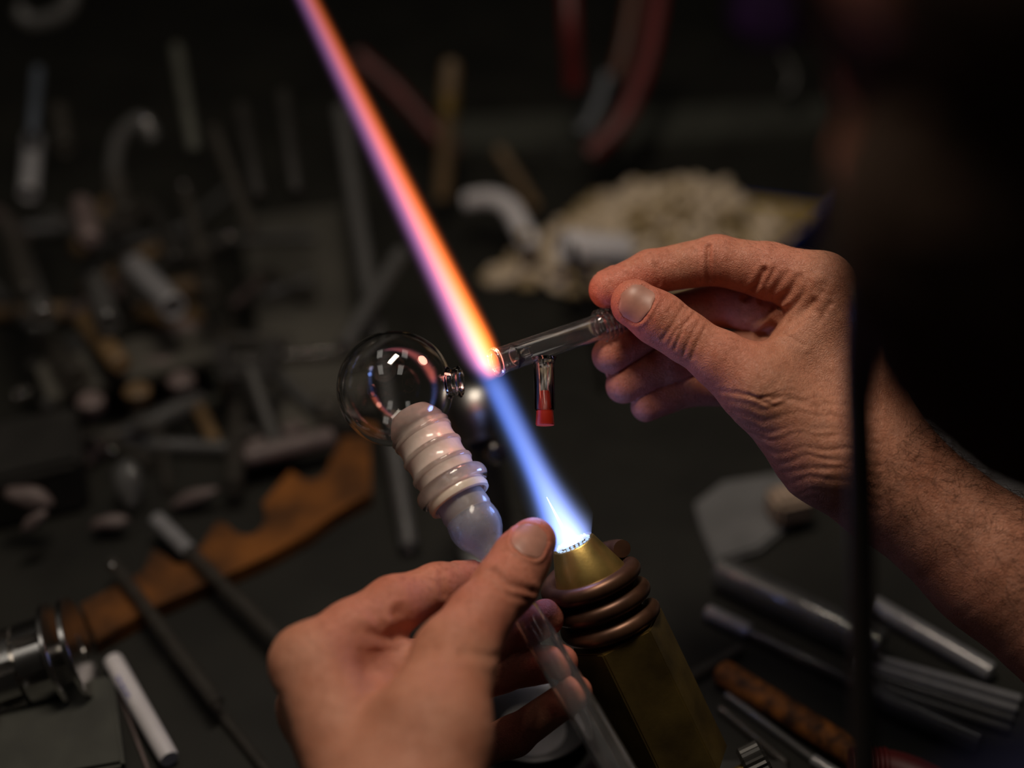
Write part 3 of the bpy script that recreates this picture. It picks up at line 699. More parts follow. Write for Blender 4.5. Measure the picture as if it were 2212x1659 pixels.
def flare(x, y, z):
    w = 0.0066 - z * 0.011 - ((z + 0.004) * (z + 0.004) * (-1 / 0.011 ** 2)).exp() * 0.0022
    yy = y * y / (w * w)
    a = (x / w) - 0.36; b = (x / w) + 0.34; c = (x / w) - 0.0
    na = (((a * a * 1.9 + yy) ** 1.5) * -1.0).exp(); vi = (((b * b * 1.7 + yy) ** 1.4) * -1.0).exp(); pk = ((c * c * 2.2 + yy) * -1.0).exp()
    st = z.step(-0.004, 0.006); en = 1.0 - z.step(0.19, 0.30) * 0.7
    i1 = (z * (-1 / 0.034)).exp() * 340.0 + (z * (-1 / 0.12)).exp() * 150.0
    i2 = (z * (-1 / 0.055)).exp() * 16.0 + (z * (-1 / 0.2)).exp() * 42.0
    i3 = (z * (-1 / 0.030)).exp() * 55.0 + (z * (-1 / 0.13)).exp() * 80.0
    return mixc([(na * st * en * i1, (1.0, 0.17, 0.006)), (vi * st * en * i2, (0.62, 0.28, 0.88)), (pk * st * en * i3, (0.85, 0.25, 0.27))])
f0 = TN + TA * 0.0008; f1 = P(1064, 812, 0.6455)
flame_part('blue_jet', f0, f1, [(0.0098, 0.0002), (0.0145, 0.008), (0.014, 0.03), (0.0115, 0.05), (0.0105, 0.085), (0.0105, 0.104), (0, 0.104)][::1] + [], vol_mat('blue_flame', jet, 0.06))
u0 = P(1058, 806, 0.6455); u1 = P(640, -52, 0.628)
L_ = (u1 - u0).length
flame_part('orange_flare', u0, u1, [(0, -0.006), (0.006, -0.006), (0.0105, 0.004), (0.0115, 0.03), (0.0105, 0.12), (0.0085, L_), (0.007, L_ + 0.10), (0, L_ + 0.10)], vol_mat('sodium_flame', flare, 0.05))
sp = P(1228, 1164, 0.650); st_ = P(1181, 1074, 0.6475)
from_bm('inner_spike', sweep_bm([sp, sp.lerp(st_, 0.5), st_], [0.0009, 0.0006, 0.0001], 10), emit_mat('white_hot', (0.85, 0.92, 1.0), 5.0), flame)
bm = bmesh.new()
for ring, (rr, n) in enumerate(((7.6, 22), (4.6, 12))):
    for k in range(n):
        a = 2 * math.pi * (k + 0.5 * ring) / n; b = TN + (TX * math.cos(a) + TZ * math.sin(a)) * (rr * MM) - TA * 0.0002
        hgt = random.uniform(0.6, 1.4) * MM; sweep_bm([b, b + TA * hgt * 0.6, b + TA * hgt], [0.0009, 0.0005, 0.00006], 6, bm)
o = from_bm('flame_tips', bm, emit_mat('pale_blue_tip', (0.45, 0.62, 1.0), 1.3), flame); o['kind'] = 'stuff'
def flame_light(name, p, col, pw, rad):
    l = bpy.data.lights.new(name, 'POINT'); l.energy = pw; l.color = col; l.shadow_soft_size = rad
    o = bpy.data.objects.new(name, l); COL.objects.link(o); o.parent = flame; o.location = p - flame.location
flame_light('jet_light', P(1165, 1015, 0.648), (0.22, 0.38, 1.0), 0.045, 0.006)
flame_light('flare_light', P(1000, 690, 0.644), (1.0, 0.42, 0.30), 0.045, 0.006)
# ------------------------------------------------------------------ globe on a ground joint
GO = P(880, 885, 0.660); GE = P(1330, 1655, 0.598); GA = (GE - GO).normalized()
globe = thing('glass_globe', 'clear hollow glass globe with a short side port and frosted ridged neck', 'glassware', GO - Vector((0, 0, 0.04)))
SCn = GO - GA * 0.0123
def arc(Rr, zc, a0, a1, n): return [(Rr * math.sin(a0 + (a1 - a0) * i / n), zc - Rr * -math.cos(a0 + (a1 - a0) * i / n)) for i in range(n + 1)]
# profile measured along GA from the globe centre (positive = towards the neck)
outer = [(27.2 * math.sin(t), 27.2 * math.cos(t)) for t in [math.radians(29 + (180 - 29) * i / 44) for i in range(45)]]
inner = [(25.7 * math.sin(t), 25.7 * math.cos(t)) for t in [math.radians(180 - (180 - 27) * i / 44) for i in range(45)]]
outer[-1] = (0.0, -27.2); inner[0] = (0.0, -25.7)
prof = [(13.6, 27.5), (14.2, 26.0)] + outer
bm = lathe_bm(SCn, GA, mm([(12.6, 26.8), (14.0, 26.2), (14.6, 25.0)] + outer), 80)
bm2 = lathe_bm(SCn, GA, mm(inner + [(12.4, 24.6), (12.6, 26.8)]), 80, bm=bm)
bmesh.ops.remove_doubles(bm, verts=bm.verts, dist=1e-6)
from_bm('bulb', bm, MAT['glass'], globe)
pd = (M3 @ Vector((0.965, 0.10, 0.24))).normalized()
from_bm('side_port', lathe_bm(SCn + pd * 0.0262, pd, mm([(5.0, 0), (7.6, 0.2), (6.6, 1.6), (6.2, 3.0), (7.2, 4.6), (7.4, 5.4), (6.6, 6.0), (5.4, 5.6), (4.9, 4.2), (4.7, 1.4)]), 48, closed=True), MAT['glass'], globe)
ridges = [15.5, 24.5, 34.0]
def sleeve_r(s):
    r = 12.7 + 1.5 * s / 50
    for c in ridges: r += 0.7 * math.exp(-((s - c) / 2.6) ** 2)
    return r
ss = [3 + i * 0.5 for i in range(0, 92)]
prof = [(6.5, 2.0), (8.2, 1.7), (9.6, 2.4), (10.8, 4.2), (12.0, 6.2)] + [(sleeve_r(s), s) for s in ss if s > 8] + [(14.2, 49.4), (14.0, 50.6), (12.9, 50.8), (12.5, 49.6)] + [(12.4 - 0.6 * k / 8, 48 - 5 * k) for k in range(0, 9)]
slv = from_bm('ground_sleeve', lathe_bm(GO, GA, mm(prof), 72), MAT['frost'], globe)
for c, rr in zip(ridges, (0.5, 0.55, 0.6)):
    x, y, a = frame(GA); rad = (12.9 + 1.5 * c / 50) * MM
    from_bm('clear_ridge', lathe_bm(GO, GA, [(rad + 0.55 * MM + rr * MM * math.cos(t), c * MM + rr * 1.9 * MM * math.sin(t)) for t in (2 * math.pi * k / 16 for k in range(16))], 64, closed=True), MAT['glass_wavy'], slv)
from_bm('flared_rim', lathe_bm(GO, GA, [(15.4 * MM + 2.2 * MM * math.cos(t), 43.4 * MM + 3.2 * MM * math.sin(t)) for t in (2 * math.pi * k / 20 for k in range(20))], 72, closed=True), MAT['glass_wavy'], globe)
from_bm('ground_lip', lathe_bm(GO, GA, mm([(12.7, 48.2), (14.6, 47.4), (15.0, 49.2), (14.6, 51.0), (13.2, 51.4), (12.5, 50.4)]), 72, closed=True), MAT['frost_lip'], globe)
# ------------------------------------------------------------------ the handle tube held in the left hand
handle = thing('glass_handle_tube', 'long clear glass tube with frosted plug and small bulb held by left hand', 'glassware', GO + GA * 0.2)
prof = [(0, 12), (8.6, 12), (9.0, 13)] + [(9.0 + 2.8 * i / 12, 13 + 44 * i / 12) for i in range(13)] + [(11.2, 59.0), (10.2, 58.6), (8.0, 14), (0, 14)]
from_bm('ground_plug', lathe_bm(GO, GA, mm(prof), 60), MAT['frost2'], handle)
ob = [(11.3, 58.4), (11.9, 61), (12.2, 64), (11.9, 67.2), (10.8, 70.5), (8.9, 73.6), (7.0, 76.4), (5.9, 79.5), (5.4, 84)]
ib = [(4.2, 84), (4.8, 79.5), (5.8, 76.8), (7.7, 74), (9.6, 70.9), (10.7, 67.4), (11.0, 64), (10.7, 61), (10.2, 58.6)]
from_bm('bulb', lathe_bm(GO, GA, mm(ob + ib), 60, closed=True), MAT['milk'], handle)
ob = [(5.4, 83), (5.3, 94), (5.9, 104), (6.8, 114), (7.1, 124), (7.1, 240)]
from_bm('tube', lathe_bm(GO, GA, mm(ob + [(5.6, 240), (5.6, 124), (5.2, 112), (4.4, 102), (4.1, 94), (4.1, 83)]), 48, closed=True), MAT['glass_haze'], handle)
# ------------------------------------------------------------------ the tee held in the right hand
E0 = P(1069, 783, 0.646); E1 = P(1362, 683, 0.676); EA = (E1 - E0).normalized(); EL = (E1 - E0).length / MM
tee = thing('glass_tee', 'short clear glass tee tube with threaded end held by right hand', 'glassware', E0 - Vector((0, 0, 0.03)))
op = [(6.3, -0.4), (6.9, 0.4), (6.9, 1.6), (6.35, 3.0), (6.1, 5), (6.1, EL - 20.5), (6.3, EL - 19.5), (6.6, EL - 18.6)]
for k in range(7):
    s = EL - 18 + 2.5 * k; op += [(6.7, s), (8.0, s + 0.6), (8.2, s + 1.0), (8.0, s + 1.4), (6.8, s + 2.0)]
ip = [(5.6, EL), (5.4, EL - 17), (5.0, EL - 22), (5.0, 5), (5.2, 2), (5.5, 0)]
from_bm('body', lathe_bm(E0, EA, mm(op + ip), 64, closed=True), MAT['glass_faint'], tee)
from_bm('sealed_funnel', lathe_bm(E0, EA, mm([(5.1, 9.5), (5.05, 10.6), (3.2, 15.5), (2.6, 18.5), (2.1, 18.5), (2.6, 15.2), (4.2, 10.2)]), 40, closed=True, ref=TX), MAT['glass'], tee)
from_bm('fire_polished_rim', lathe_bm(E0, EA, [(6.15 * MM + 0.85 * MM * math.cos(t), 0.5 * MM + 1.1 * MM * math.sin(t)) for t in (2 * math.pi * k / 14 for k in range(14))], 48, closed=True, wob=0.02), MAT['glass_wavy'], tee)
S0 = P(1174, 752, 0.6565); S1 = P(1177, 886, 0.6520); SA = (S1 - S0).normalized(); SL = (S1 - S0).length / MM
from_bm('side_arm', lathe_bm(S0, SA, mm([(6.0, 4.4), (5.2, 6.4), (4.75, 8.2), (4.75, SL - 0.6), (4.4, SL), (3.9, SL), (3.7, SL - 0.6), (3.7, 5.5)]), 44, closed=True), MAT['glass'], tee)
stop = from_bm('rubber_stopper', lathe_bm(S0, SA, mm([(0, SL - 9.2), (2.2, SL - 9.2), (2.5, SL - 8.8), (3.55, SL - 0.3), (3.6, SL + 0.2), (4.1, SL + 0.4), (4.0, SL + 1.2), (4.45, SL + 6.4), (4.1, SL + 7.0), (0, SL + 7.0)]), 40), MAT['red_rubber'])
tag(stop, 'small red rubber stopper plugging the side arm of the tee', 'stopper')
# ------------------------------------------------------------------ things on the bench
def tube_thing(name, label, cat, a, b, r, mat, group=None, hollow=True, segs=20, tip=None, tipmat=None, tiplen=0.03):
    """glass tube or rod from a to b; an open tube shows its bore; tip = name of a part that ends it"""
    a, b = Vector(a), Vector(b); L = (b - a).length; ax = (b - a) / L
    if hollow: pr = [(r * .9, 0), (r, r * .12), (r, L - r * .12), (r * .9, L), (r * .72, L), (r * .66, L - r * .2), (r * .66, r * .2), (r * .72, 0)]
    else: pr = [(0, 0), (r * .6, 0), (r * .92, r * .25), (r, r * .6), (r, L - r * .6), (r * .92, L - r * .25), (r * .6, L), (0, L)]
    bm = lathe_bm(a, ax, pr, segs, closed=hollow)
    if tip is None:
        return tag(from_bm(name, bm, MAT[mat]), label, cat, group)
    lo = a if a.z < b.z else b
    t = thing(name, label, cat, (lo.x, lo.y, max(lo.z - r, 0)), group); from_bm('shaft', bm, MAT[mat], t)
    from_bm(tip, lathe_bm(a - ax * 0.0005, ax, [(r * .9, 0), (r * 1.08, r * .2), (r * 1.08, tiplen), (r * 1.0, tiplen), (r * 0.7, tiplen), (r * .7, 0)], segs, closed=True), MAT[tipmat], t)
    return t
def on(px, py, r): return T(px, py, r)
PPM = lambda p: FPX / depth(p)
def lying(name, label, cat, x0, y0, x1, y1, wpx, mat, group=None, lift=0.0, **k):
    a0 = T((x0 + x1) / 2, (y0 + y1) / 2); r = wpx / 2 * depth(a0) / FPX
    return tube_thing(name, label, cat, T(x0, y0, r + lift), T(x1, y1, r + lift), r, mat, group, **k)
def standing(name, label, cat, x0, y0, x1, y1, d, wpx, mat, group=None, d1=None, foot=True, **k):
    """leans in the rack: upper end at photo (x0,y0), running on down to the bench"""
    a = P(x0, y0, d); b = P(x1, y1, d1 or d); v = (b - a).normalized(); r = wpx / 2 * d / FPX
    if foot and v.z < -0.05:
        b = a + v * ((r - a.z) / v.z) if (r - a.z) / v.z < 0.5 else b
    return tube_thing(name, label, cat, a, b, r, mat, group, **k)
# --- right of the torch, lying on the bench
G1 = 'glass tubes lying right of the torch'
lying('glass_tube', 'wide grey glass tube lying nearest above the other tubes right of the torch', 'glass tube', 1552, 1232, 1905, 1400, 78, 'tube_grey', G1)
lying('glass_tube', 'thin tube with a pale green-white end right of the torch', 'glass tube', 1528, 1322, 1905, 1502, 34, 'tube_dim', G1, tip='frosted_end', tipmat='tube_white', tiplen=0.027)
lying('glass_tube', 'bright lilac-white glass tube right of the hanging cord', 'glass tube', 1885, 1306, 2142, 1454, 44, 'tube_white', G1)
for k, (dy, lab) in enumerate([(0, 'upper pale tube of the ribbed bundle at the right edge'), (22, 'second tube of the ribbed bundle at the right edge'), (44, 'third tube of the ribbed bundle at the right edge'), (66, 'lowest tube of the ribbed bundle at the right edge')]):
    lying('glass_tube', lab, 'glass tube', 1852 - 4 * k, 1412 + dy - 4 * k, 2205 - 8 * k, 1512 + dy, 23, 'tube_white' if k < 2 else 'tube_grey', G1)
lying('glass_tube', 'dim grey glass tube below the ribbed bundle at bottom right', 'glass tube', 1870, 1494, 2118, 1606, 50, 'tube_grey', G1)
lying('glass_tube', 'thin dark glass tube just left of the rusty brown rod', 'glass tube', 1568, 1500, 1810, 1680, 20, 'tube_grey', G1)
lying('glass_tube', 'short dull tube leftmost beside the brass torch body', 'glass tube', 1555, 1530, 1700, 1650, 22, 'tube_dim', G1)
lying('glass_tube', 'short pale tube end at the bottom below the rusty rod', 'glass tube', 1755, 1640, 1850, 1700, 26, 'tube_white', G1)
lying('rusty_rod', 'mottled orange brown rusty rod right of the torch', 'rod', 1552, 1448, 1880, 1650, 62, 'rust', hollow=False)
lying('glass_tube', 'pinkish slanting tube end between torch and rusty rod', 'glass tube', 1480, 1470, 1600, 1400, 30, 'tube_dim', G1)
pts = [(1500, 1098), (1560, 1052), (1700, 1030), (1738, 1090), (1700, 1150), (1640, 1200), (1545, 1228), (1515, 1160)]
tag(from_bm('folded_cloth', prism_bm([T(x, y, 0.0003) for x, y in pts], (0, 0, 1), 0.006, bevel=0.002), MAT['paper']), 'grey folded cloth on the bench behind the right forearm', 'cloth')
tag(from_bm('ceramic_block', box_bm(T(1705, 1088, 0.0165), (0.012, 0.004, 0), (-0.003, 0.010, 0), (0, 0, 0.009), bevel=0.003), MAT['flesh_ceramic']), 'small pale tan block on the grey cloth below the wrist', 'block')
tag(from_bm('grey_box', box_bm(T(2195, 1035, 0.02), (0.045, 0.012, 0), (-0.012, 0.05, 0), (0, 0, 0.02), bevel=0.002), MAT['greybox']), 'pale grey box at the right edge above the hairy forearm', 'box')
# dish behind the little finger of the left hand
dc = T(1150, 1580, 0.0)
dish = tag(from_bm('steel_dish', lathe_bm(dc, (0, 0, 1), mm([(0, 0.2), (18, 0.2), (24, 5), (29, 10), (30, 10.4), (30, 11.4), (28.5, 11.0), (23, 6.2), (17.5, 1.6), (0, 1.6)]), 56), MAT['pewter']), 'shallow shiny steel dish on the bench behind the left hand', 'dish')
# red ribbed hose end at the bottom
h0 = T(1838, 1662, 0.012)
hose = thing('gas_hose', 'dark red gas hose with a ribbed end at the bottom edge', 'hose', (h0.x, h0.y, 0))
from_bm('hose', sweep_bm(spline([h0, h0 + Vector((0.03, -0.004, 0)), h0 + Vector((0.09, -0.05, -0.001)), h0 + Vector((0.16, -0.06, -0.001))], 24), 0.0095, 16), MAT['red_hose'], hose)
for k in range(7):
    from_bm('rib', lathe_bm(h0 + Vector((0.001 + 0.0026 * k, 0, 0)), (1, -0.08, 0), [(0.0098 + 0.0012 * math.cos(t), 0.0011 * math.sin(t)) for t in (2 * math.pi * q / 10 for q in range(10))], 24, closed=True), MAT['red_hose'], hose)
# --- hanging cord in front, close to the lens
cp = spline([P(1890, 400, 0.37), P(1852, 690, 0.45), P(1858, 1000, 0.475), P(1862, 1350, 0.49), P(1868, 1720, 0.50)], 30)
cord = thing('neck_cord', 'thick black cord hanging down in front of the right wrist', 'cord', cp[-1])
from_bm('strap', sweep_bm(cp, 0.0046, 14), MAT['black_rubber'], cord)
from_bm('cord_clasp', lathe_bm(cp[6], cp[8] - cp[6], mm([(0, 0), (4.9, 0.2), (5.3, 2), (5.3, 12), (4.8, 14), (0, 14)]), 20), MAT['black'], cord)
# --- left front: machined steel roller
r0, r1 = P(-75, 1480, 0.735), P(176, 1395, 0.742); RA = (r1 - r0).normalized(); RL = (r1 - r0).length
roll = thing('steel_roller', 'shiny machined steel roller with slotted drums at the left edge', 'roller', (r0.x, r0.y, 0))
from_bm('axle', sweep_bm([r0 - RA * 0.02, r1 - RA * 0.001], 0.006, 20), MAT['steel_dull'], roll)
def ring(name, s, t, ro, ri, mat): from_bm(name, lathe_bm(r0 + RA * s, RA, [(ri, 0), (ro - .0006, 0), (ro, .0006), (ro, t - .0006), (ro - .0006, t), (ri, t)], 56, closed=True), MAT[mat], roll)
ring('flange', RL - 0.004, 0.0035, 0.0275, 0.006, 'steel'); ring('flange', RL - 0.014, 0.003, 0.0275, 0.006, 'steel'); ring('flange', RL - 0.048, 0.003, 0.0275, 0.006, 'steel')
ring('core', RL - 0.046, 0.034, 0.0150, 0.006, 'steel_dull')
x, y, a = frame(RA)
for row in range(2):
    for k in range(7):
        a0 = 2 * math.pi * (k + 0.5 * row) / 7; s0 = RL - 0.0445 + row * 0.0155; bm = bmesh.new(); vs = []
        for q in range(7):
            t = a0 + q / 6 * (2 * math.pi / 7 * 0.68); dr = x * math.cos(t) + y * math.sin(t)
            vs.append([bm.verts.new(r0 + RA * s + dr * rr) for rr, s in ((0.0145, s0), (0.0222, s0), (0.0222, s0 + 0.0135), (0.0145, s0 + 0.0135))])
        for q in range(6):
            for e in range(4): bm.faces.new((vs[q][e], vs[q][(e + 1) % 4], vs[q + 1][(e + 1) % 4], vs[q + 1][e]))
        bm.faces.new(vs[0]); bm.faces.new(vs[-1][::-1]); from_bm('drum_segment', bm, MAT['steel'], roll)
tag(from_bm('roller_stand', box_bm(T(60, 1610, 0.010), (0.045, 0.01, 0), (-0.01, 0.03, 0), (0, 0, 0.010), bevel=0.002), MAT['olive']), 'low olive grey block below the steel roller at bottom left', 'block')
# white marker with blue print, thin red rod
m0, m1 = T(243, 1424, 0.0065), T(366, 1640, 0.0065); ma = (m1 - m0).normalized(); ml = (m1 - m0).length
mk = thing('marker_pen', 'white marker pen with blue print right of the steel roller', 'pen', (m0.x, m0.y, 0))
from_bm('barrel', lathe_bm(m0, ma, [(0, 0), (.004, 0), (.0050, .001), (.0052, .003), (.0052, ml - .002), (.0046, ml), (0, ml)], 28), MAT['white'], mk)
msd = ma.cross(Vector((0, 0, 1))); mup = msd.cross(ma); mup = mup if mup.z > 0 else -mup
bm = bmesh.new()
for k in range(9):          # smudged blue lettering, too blurred in the photograph to read
    s = 0.016 + 0.0024 * k; an = 0.55 + 0.12 * (k % 3)
    q = [m0 + ma * (s + dx) + (msd * math.sin(an + dy) + mup * math.cos(an + dy)) * 0.00528 for dx, dy in ((0, -.35), (.0013, -.35), (.0016, .35), (.0003, .35))]
    bm.faces.new([bm.verts.new(v) for v in q])
for k in range(3):
    s = 0.018 + 0.006 * k
    q = [m0 + ma * (s + dx) + (msd * math.sin(.6 + dy) + mup * math.cos(.6 + dy)) * 0.0053 for dx, dy in ((0, -.08), (.005, -.08), (.005, .1), (0, .1))]
    bm.faces.new([bm.verts.new(v) for v in q])
from_bm('blue_print', bm, MAT['ink'], mk)
lying('thin_rod', 'very thin pinkish rod left of the white marker pen', 'rod', 258, 1500, 330, 1690, 9, 'pinkish', hollow=False)
# --- orange board with round notches
def board_pts():
    lo = [(214, 1412), (343, 1336), (445, 1291), (578, 1230), (669, 1179), (735, 1128), (805, 1092)]
    up = [(800, 968), (745, 968)]
    def notch(cx, cy, r, a0, a1, n=9): return [(cx + r * math.cos(math.radians(a0 + (a1 - a0) * i / n)), cy + r * math.sin(math.radians(a0 + (a1 - a0) * i / n))) for i in range(n + 1)]
    up += notch(672, 1020, 46, -10, 155) + notch(535, 1140, 46, -40, 165) + [(470, 1152), (455, 1185)] + notch(395, 1215, 34, 0, 165) + [(335, 1210), (316, 1262), (262, 1290), (180, 1330)]
    return [T(x, y, 0.0005) for x, y in lo + up]
tag(from_bm('notched_board', prism_bm(board_pts(), (0, 0, 1), 0.010, bevel=0.001), MAT['orange'], smooth=False), 'orange wooden board with round notches left of the frosted joint', 'board')
lying('glass_rod', 'glass rod with a bright white frosted end crossing the orange board', 'glass rod', 338, 1122, 640, 1420, 36, 'tube_dim', lift=0.011, tip='frosted_end', tipmat='tube_white', tiplen=0.040)
lying('glass_rod', 'faint clear glass rod lying left of the frosted-end rod', 'glass rod', 242, 1215, 470, 1520, 34, 'tube_dim', lift=0.011)
lying('glass_rod', 'dim rod in the dark between the marker pen and left hand', 'glass rod', 380, 1420, 620, 1720, 26, 'tube_dim')
# --- metal post with round head behind the flame
pc = P(1035, 905, 0.80); pf = Vector((pc.x + 0.012, pc.y + 0.0, 0))
post = thing('clamp_post', 'dull metal post with a round polished head behind the flame', 'stand', pf)
from_bm('head', lathe_bm(pc + (M3 @ Vector((-0.004, 0.02, 0))), M3 @ Vector((0.15, -1, 0.25)), mm([(0, 0), (9, 0.6), (15, 4), (18, 10), (18.5, 17), (17, 24), (12, 30), (10, 34), (0, 34)]), 40), MAT['steel_dull'], post)
from_bm('post', sweep_bm([pc + (M3 @ Vector((0.002, -0.012, 0))), pf + Vector((0, 0, 0.006))], 0.0095, 20), MAT['steel_dull'], post)
from_bm('foot', lathe_bm(pf, (0, 0, 1), mm([(0, 0), (26, 0), (26, 5), (22, 7), (0, 7)]), 36), MAT['steel_dull'], post)
from_bm('lock_screw', lathe_bm(pc + (M3 @ Vector((0.008, -0.018, 0.010))), M3 @ Vector((0.4, -0.1, 1)), mm([(0, 0), (5.5, 0), (6, 1), (6, 7), (5, 8.5), (0, 9)]), 24), MAT['steel'], post)
# --- tray of cream chips
def quad(px): return [T(x, y, 0.0) for x, y in px]
ta, tb, tc_ = T(1800, 500), T(1350, 440), T(1120, 606)
td = ta + (tc_ - tb)
tray = thing('chip_tray', 'blue plastic tray with a yellow lining heaped with cream chips', 'tray', ((ta + tc_) / 2))
TH = (0.022, 0.008, 0.010, 0.034)
fl = [ta, tb, tc_, td]
from_bm('lining', prism_bm([p + Vector((0, 0, 0.004)) for p in fl], (0, 0, 1), 0.002), MAT['yellow'], tray, smooth=False)
from_bm('bottom', prism_bm([p + Vector((0, 0, 0.0005)) for p in fl], (0, 0, 1), 0.0034), MAT['blue'], tray, smooth=False)
cen = (ta + tc_) / 2
for i in range(4):
    p, q = fl[i], fl[(i + 1) % 4]; nrm = Vector((0, 0, 1)).cross(q - p).normalized(); nrm = nrm if nrm.dot(p - cen) > 0 else -nrm
    wl = from_bm('side_wall', prism_bm([p, q, q + nrm * 0.003, p + nrm * 0.003], (0, 0, 1), TH[i], bevel=0.0008), MAT['blue'], tray, smooth=False)
    from_bm('side_lining', prism_bm([p - nrm * 0.0008, q - nrm * 0.0008, q, p], (0, 0, 1), TH[i] - 0.001), MAT['yellow'], wl, smooth=False)
bases = []
for v in range(6):
    bm = bmesh.new(); bmesh.ops.create_icosphere(bm, subdivisions=2, radius=1.0); r = random.Random(v)
    ph = [r.uniform(0, 6) for _ in range(4)]
    for vt in bm.verts:
        c = vt.co; k = 1 + 0.22 * math.sin(3 * c.x + ph[0]) * math.cos(2.5 * c.y + ph[1]) + 0.15 * math.sin(5 * c.z + ph[2]); vt.co = Vector((c.x * k * 1.25, c.y * k, c.z * k * 0.72))
    m = bpy.data.meshes.new('cream_chip'); bm.to_mesh(m); bm.free(); m.polygons.foreach_set('use_smooth', [True] * len(m.polygons)); m.materials.append(MAT['cream' if v % 3 else 'cream2']); bases.append(m)
U_, Vv = (tb - ta), (td - ta); r = random.Random(11)
def heap(u, v):
    return 0.010 + 0.026 * math.exp(-(((u - 0.55) / 0.42) ** 2 + ((v - 0.35) / 0.55) ** 2)) * min(1, max(0.0, (u - 0.26 - 0.12 * v) * 3.6))
bm = bmesh.new(); n = 20; g = [[bm.verts.new(ta + U_ * (0.02 + .96 * i / n) + Vv * (0.02 + .96 * j / n) + Vector((0, 0, max(heap(i / n, j / n) - 0.010, 0.0062)))) for j in range(n + 1)] for i in range(n + 1)]
for i in range(n):
    for j in range(n): bm.faces.new((g[i][j], g[i + 1][j], g[i + 1][j + 1], g[i][j + 1]))
o = from_bm('chip_bed', bm, MAT['cream2'], tray); o['kind'] = 'stuff'
made = []; tries = 0
while len(made) < 230 and tries < 9000:
    tries += 1; u, v = r.uniform(0.16, 1.12), r.uniform(0.03, 1.08)
    if u < 0.36 + 0.1 * v and r.random() < 0.9: continue
    p = ta + U_ * u + Vv * v
    if any((p - q).length < 0.0096 for q in made): continue
    made.append(p); s = r.uniform(0.0055, 0.0088)
    o = bpy.data.objects.new('cream_chip', bases[r.randrange(6)]); COL.objects.link(o)
    o.location = p + Vector((0, 0, (heap(u, v) if max(u, v) < 1 else 0.5 * heap(u, v) * max(0, 1 - 8 * (max(u, v) - 1))) + s * 0.3)); o.scale = (s, s, s); o.rotation_euler = (r.uniform(-.5, .5), r.uniform(-.5, .5), r.uniform(0, 6.3))
    tag(o, 'cream coloured chip in the heap filling the blue tray', 'chip', 'cream chips heaped in the tray')
t0 = P(1212, 535, 1.02); t1 = P(1352, 545, 1.04)
wt = thing('white_cap', 'white plastic cylinder lying in front of the cream chips', 'cylinder', t0 - Vector((0, 0, 0.02)))
wa = (t1 - t0).normalized(); wl = (t1 - t0).length
from_bm('barrel', lathe_bm(t0, wa, [(0, 0.001), (.0085, .001), (.0105, 0), (.0125, .0012), (.0128, .004), (.0128, wl - .004), (.012, wl), (0, wl)], 32), MAT['white'], wt)
from_bm('collar', lathe_bm(t0, wa, [(.0127, .010), (.0140, .0105), (.0140, .013), (.0127, .0135)], 32, closed=True), MAT['white'], wt)
tag(from_bm('bent_tube', sweep_bm(spline([P(1012, 436, 1.14), P(1060, 430, 1.13), P(1100, 448, 1.12), P(1125, 490, 1.11), P(1150, 540, 1.10)], 20), 0.0080, 18), MAT['white']), 'short bent white tube at the left end of the chip heap', 'tube')
standing('thin_rod', 'thin dark rod sticking up in front of the white cylinder', 'rod', 1238, 528, 1262, 640, 0.93, 16, 'black', hollow=False, d1=0.95)
for k, (px, py) in enumerate([(1170, 345), (1205, 352), (1232, 338)]):
    c = P(px, py, 1.30); s = 0.0085
    bm = bmesh.new(); bmesh.ops.create_icosphere(bm, subdivisions=2, radius=s)
    for vt in bm.verts: vt.co = Vector((vt.co.x * 1.2, vt.co.y, vt.co.z * .8)) * (1 + .2 * math.sin(vt.co.x * 400 + k)) + c
    tag(from_bm('glass_lump', bm, MAT['tube_grey']), ['left', 'middle', 'right'][k] + ' pale glass lump of three behind the chip tray', 'glass lump', 'glass lumps behind the tray')
lb = P(1200, 362, 1.30)
tag(from_bm('dark_shelf', prism_bm([T(960, 345, .001), T(1330, 335, .001), T(1790, 300, .001), T(1790, 240, .001), T(1330, 262, .001), T(960, 280, .001)], (0, 0, 1), 0.012), MAT['olive'], smooth=False), 'dark drab shelf board behind the chip tray', 'shelf')
# --- hoses and sticks standing at the back
def hang(name, label, pts, wpx, mat, cat='hose'):
    d = pts[0][2]; return tag(from_bm(name, sweep_bm(spline([P(*p) for p in pts], 20), wpx / 2 * d / FPX, 14), MAT[mat]), label, cat)
hang('red_hose', 'straight dark red hose hanging at the top centre', [(1226, -60, 1.2), (1232, 60, 1.2), (1240, 190, 1.22)], 40, 'red_hose')
hang('red_hose', 'dark red hose curving down behind the right hand towards the tray', [(1430, -60, 1.25), (1400, 120, 1.22), (1345, 260, 1.2), (1275, 335, 1.2)], 40, 'red_hose')
hang('orange_hose', 'orange brown hose hanging between the two red hoses', [(1378, -60, 1.26), (1352, 90, 1.25), (1330, 170, 1.25)], 32, 'orange_hose')
hang('grey_hose', 'blue grey hose end left of the curved red hose', [(1312, 160, 1.2), (1296, 215, 1.2), (1268, 275, 1.2), (1250, 280, 1.2)], 34, 'blue_hose')
hang('red_hose', 'dim red hose slanting down just right of the flame', [(770, 120, 1.25), (850, 190, 1.25), (930, 280, 1.25), (985, 330, 1.25)], 34, 'red_hose')
bt = P(975, 128, 1.15); bb = P(955, 430, 1.17)
br = thing('brush', 'tan wooden brush handle standing upright at the back', 'brush', bb); bx_ = (bb - bt).normalized(); bl = (bb - bt).length
from_bm('handle', lathe_bm(bt, bx_, [(0, 0), (.005, .001), (.0075, .006), (.0078, .03), (.0068, .07), (.0062, bl), (0, bl)], 24), MAT['tan'], br)
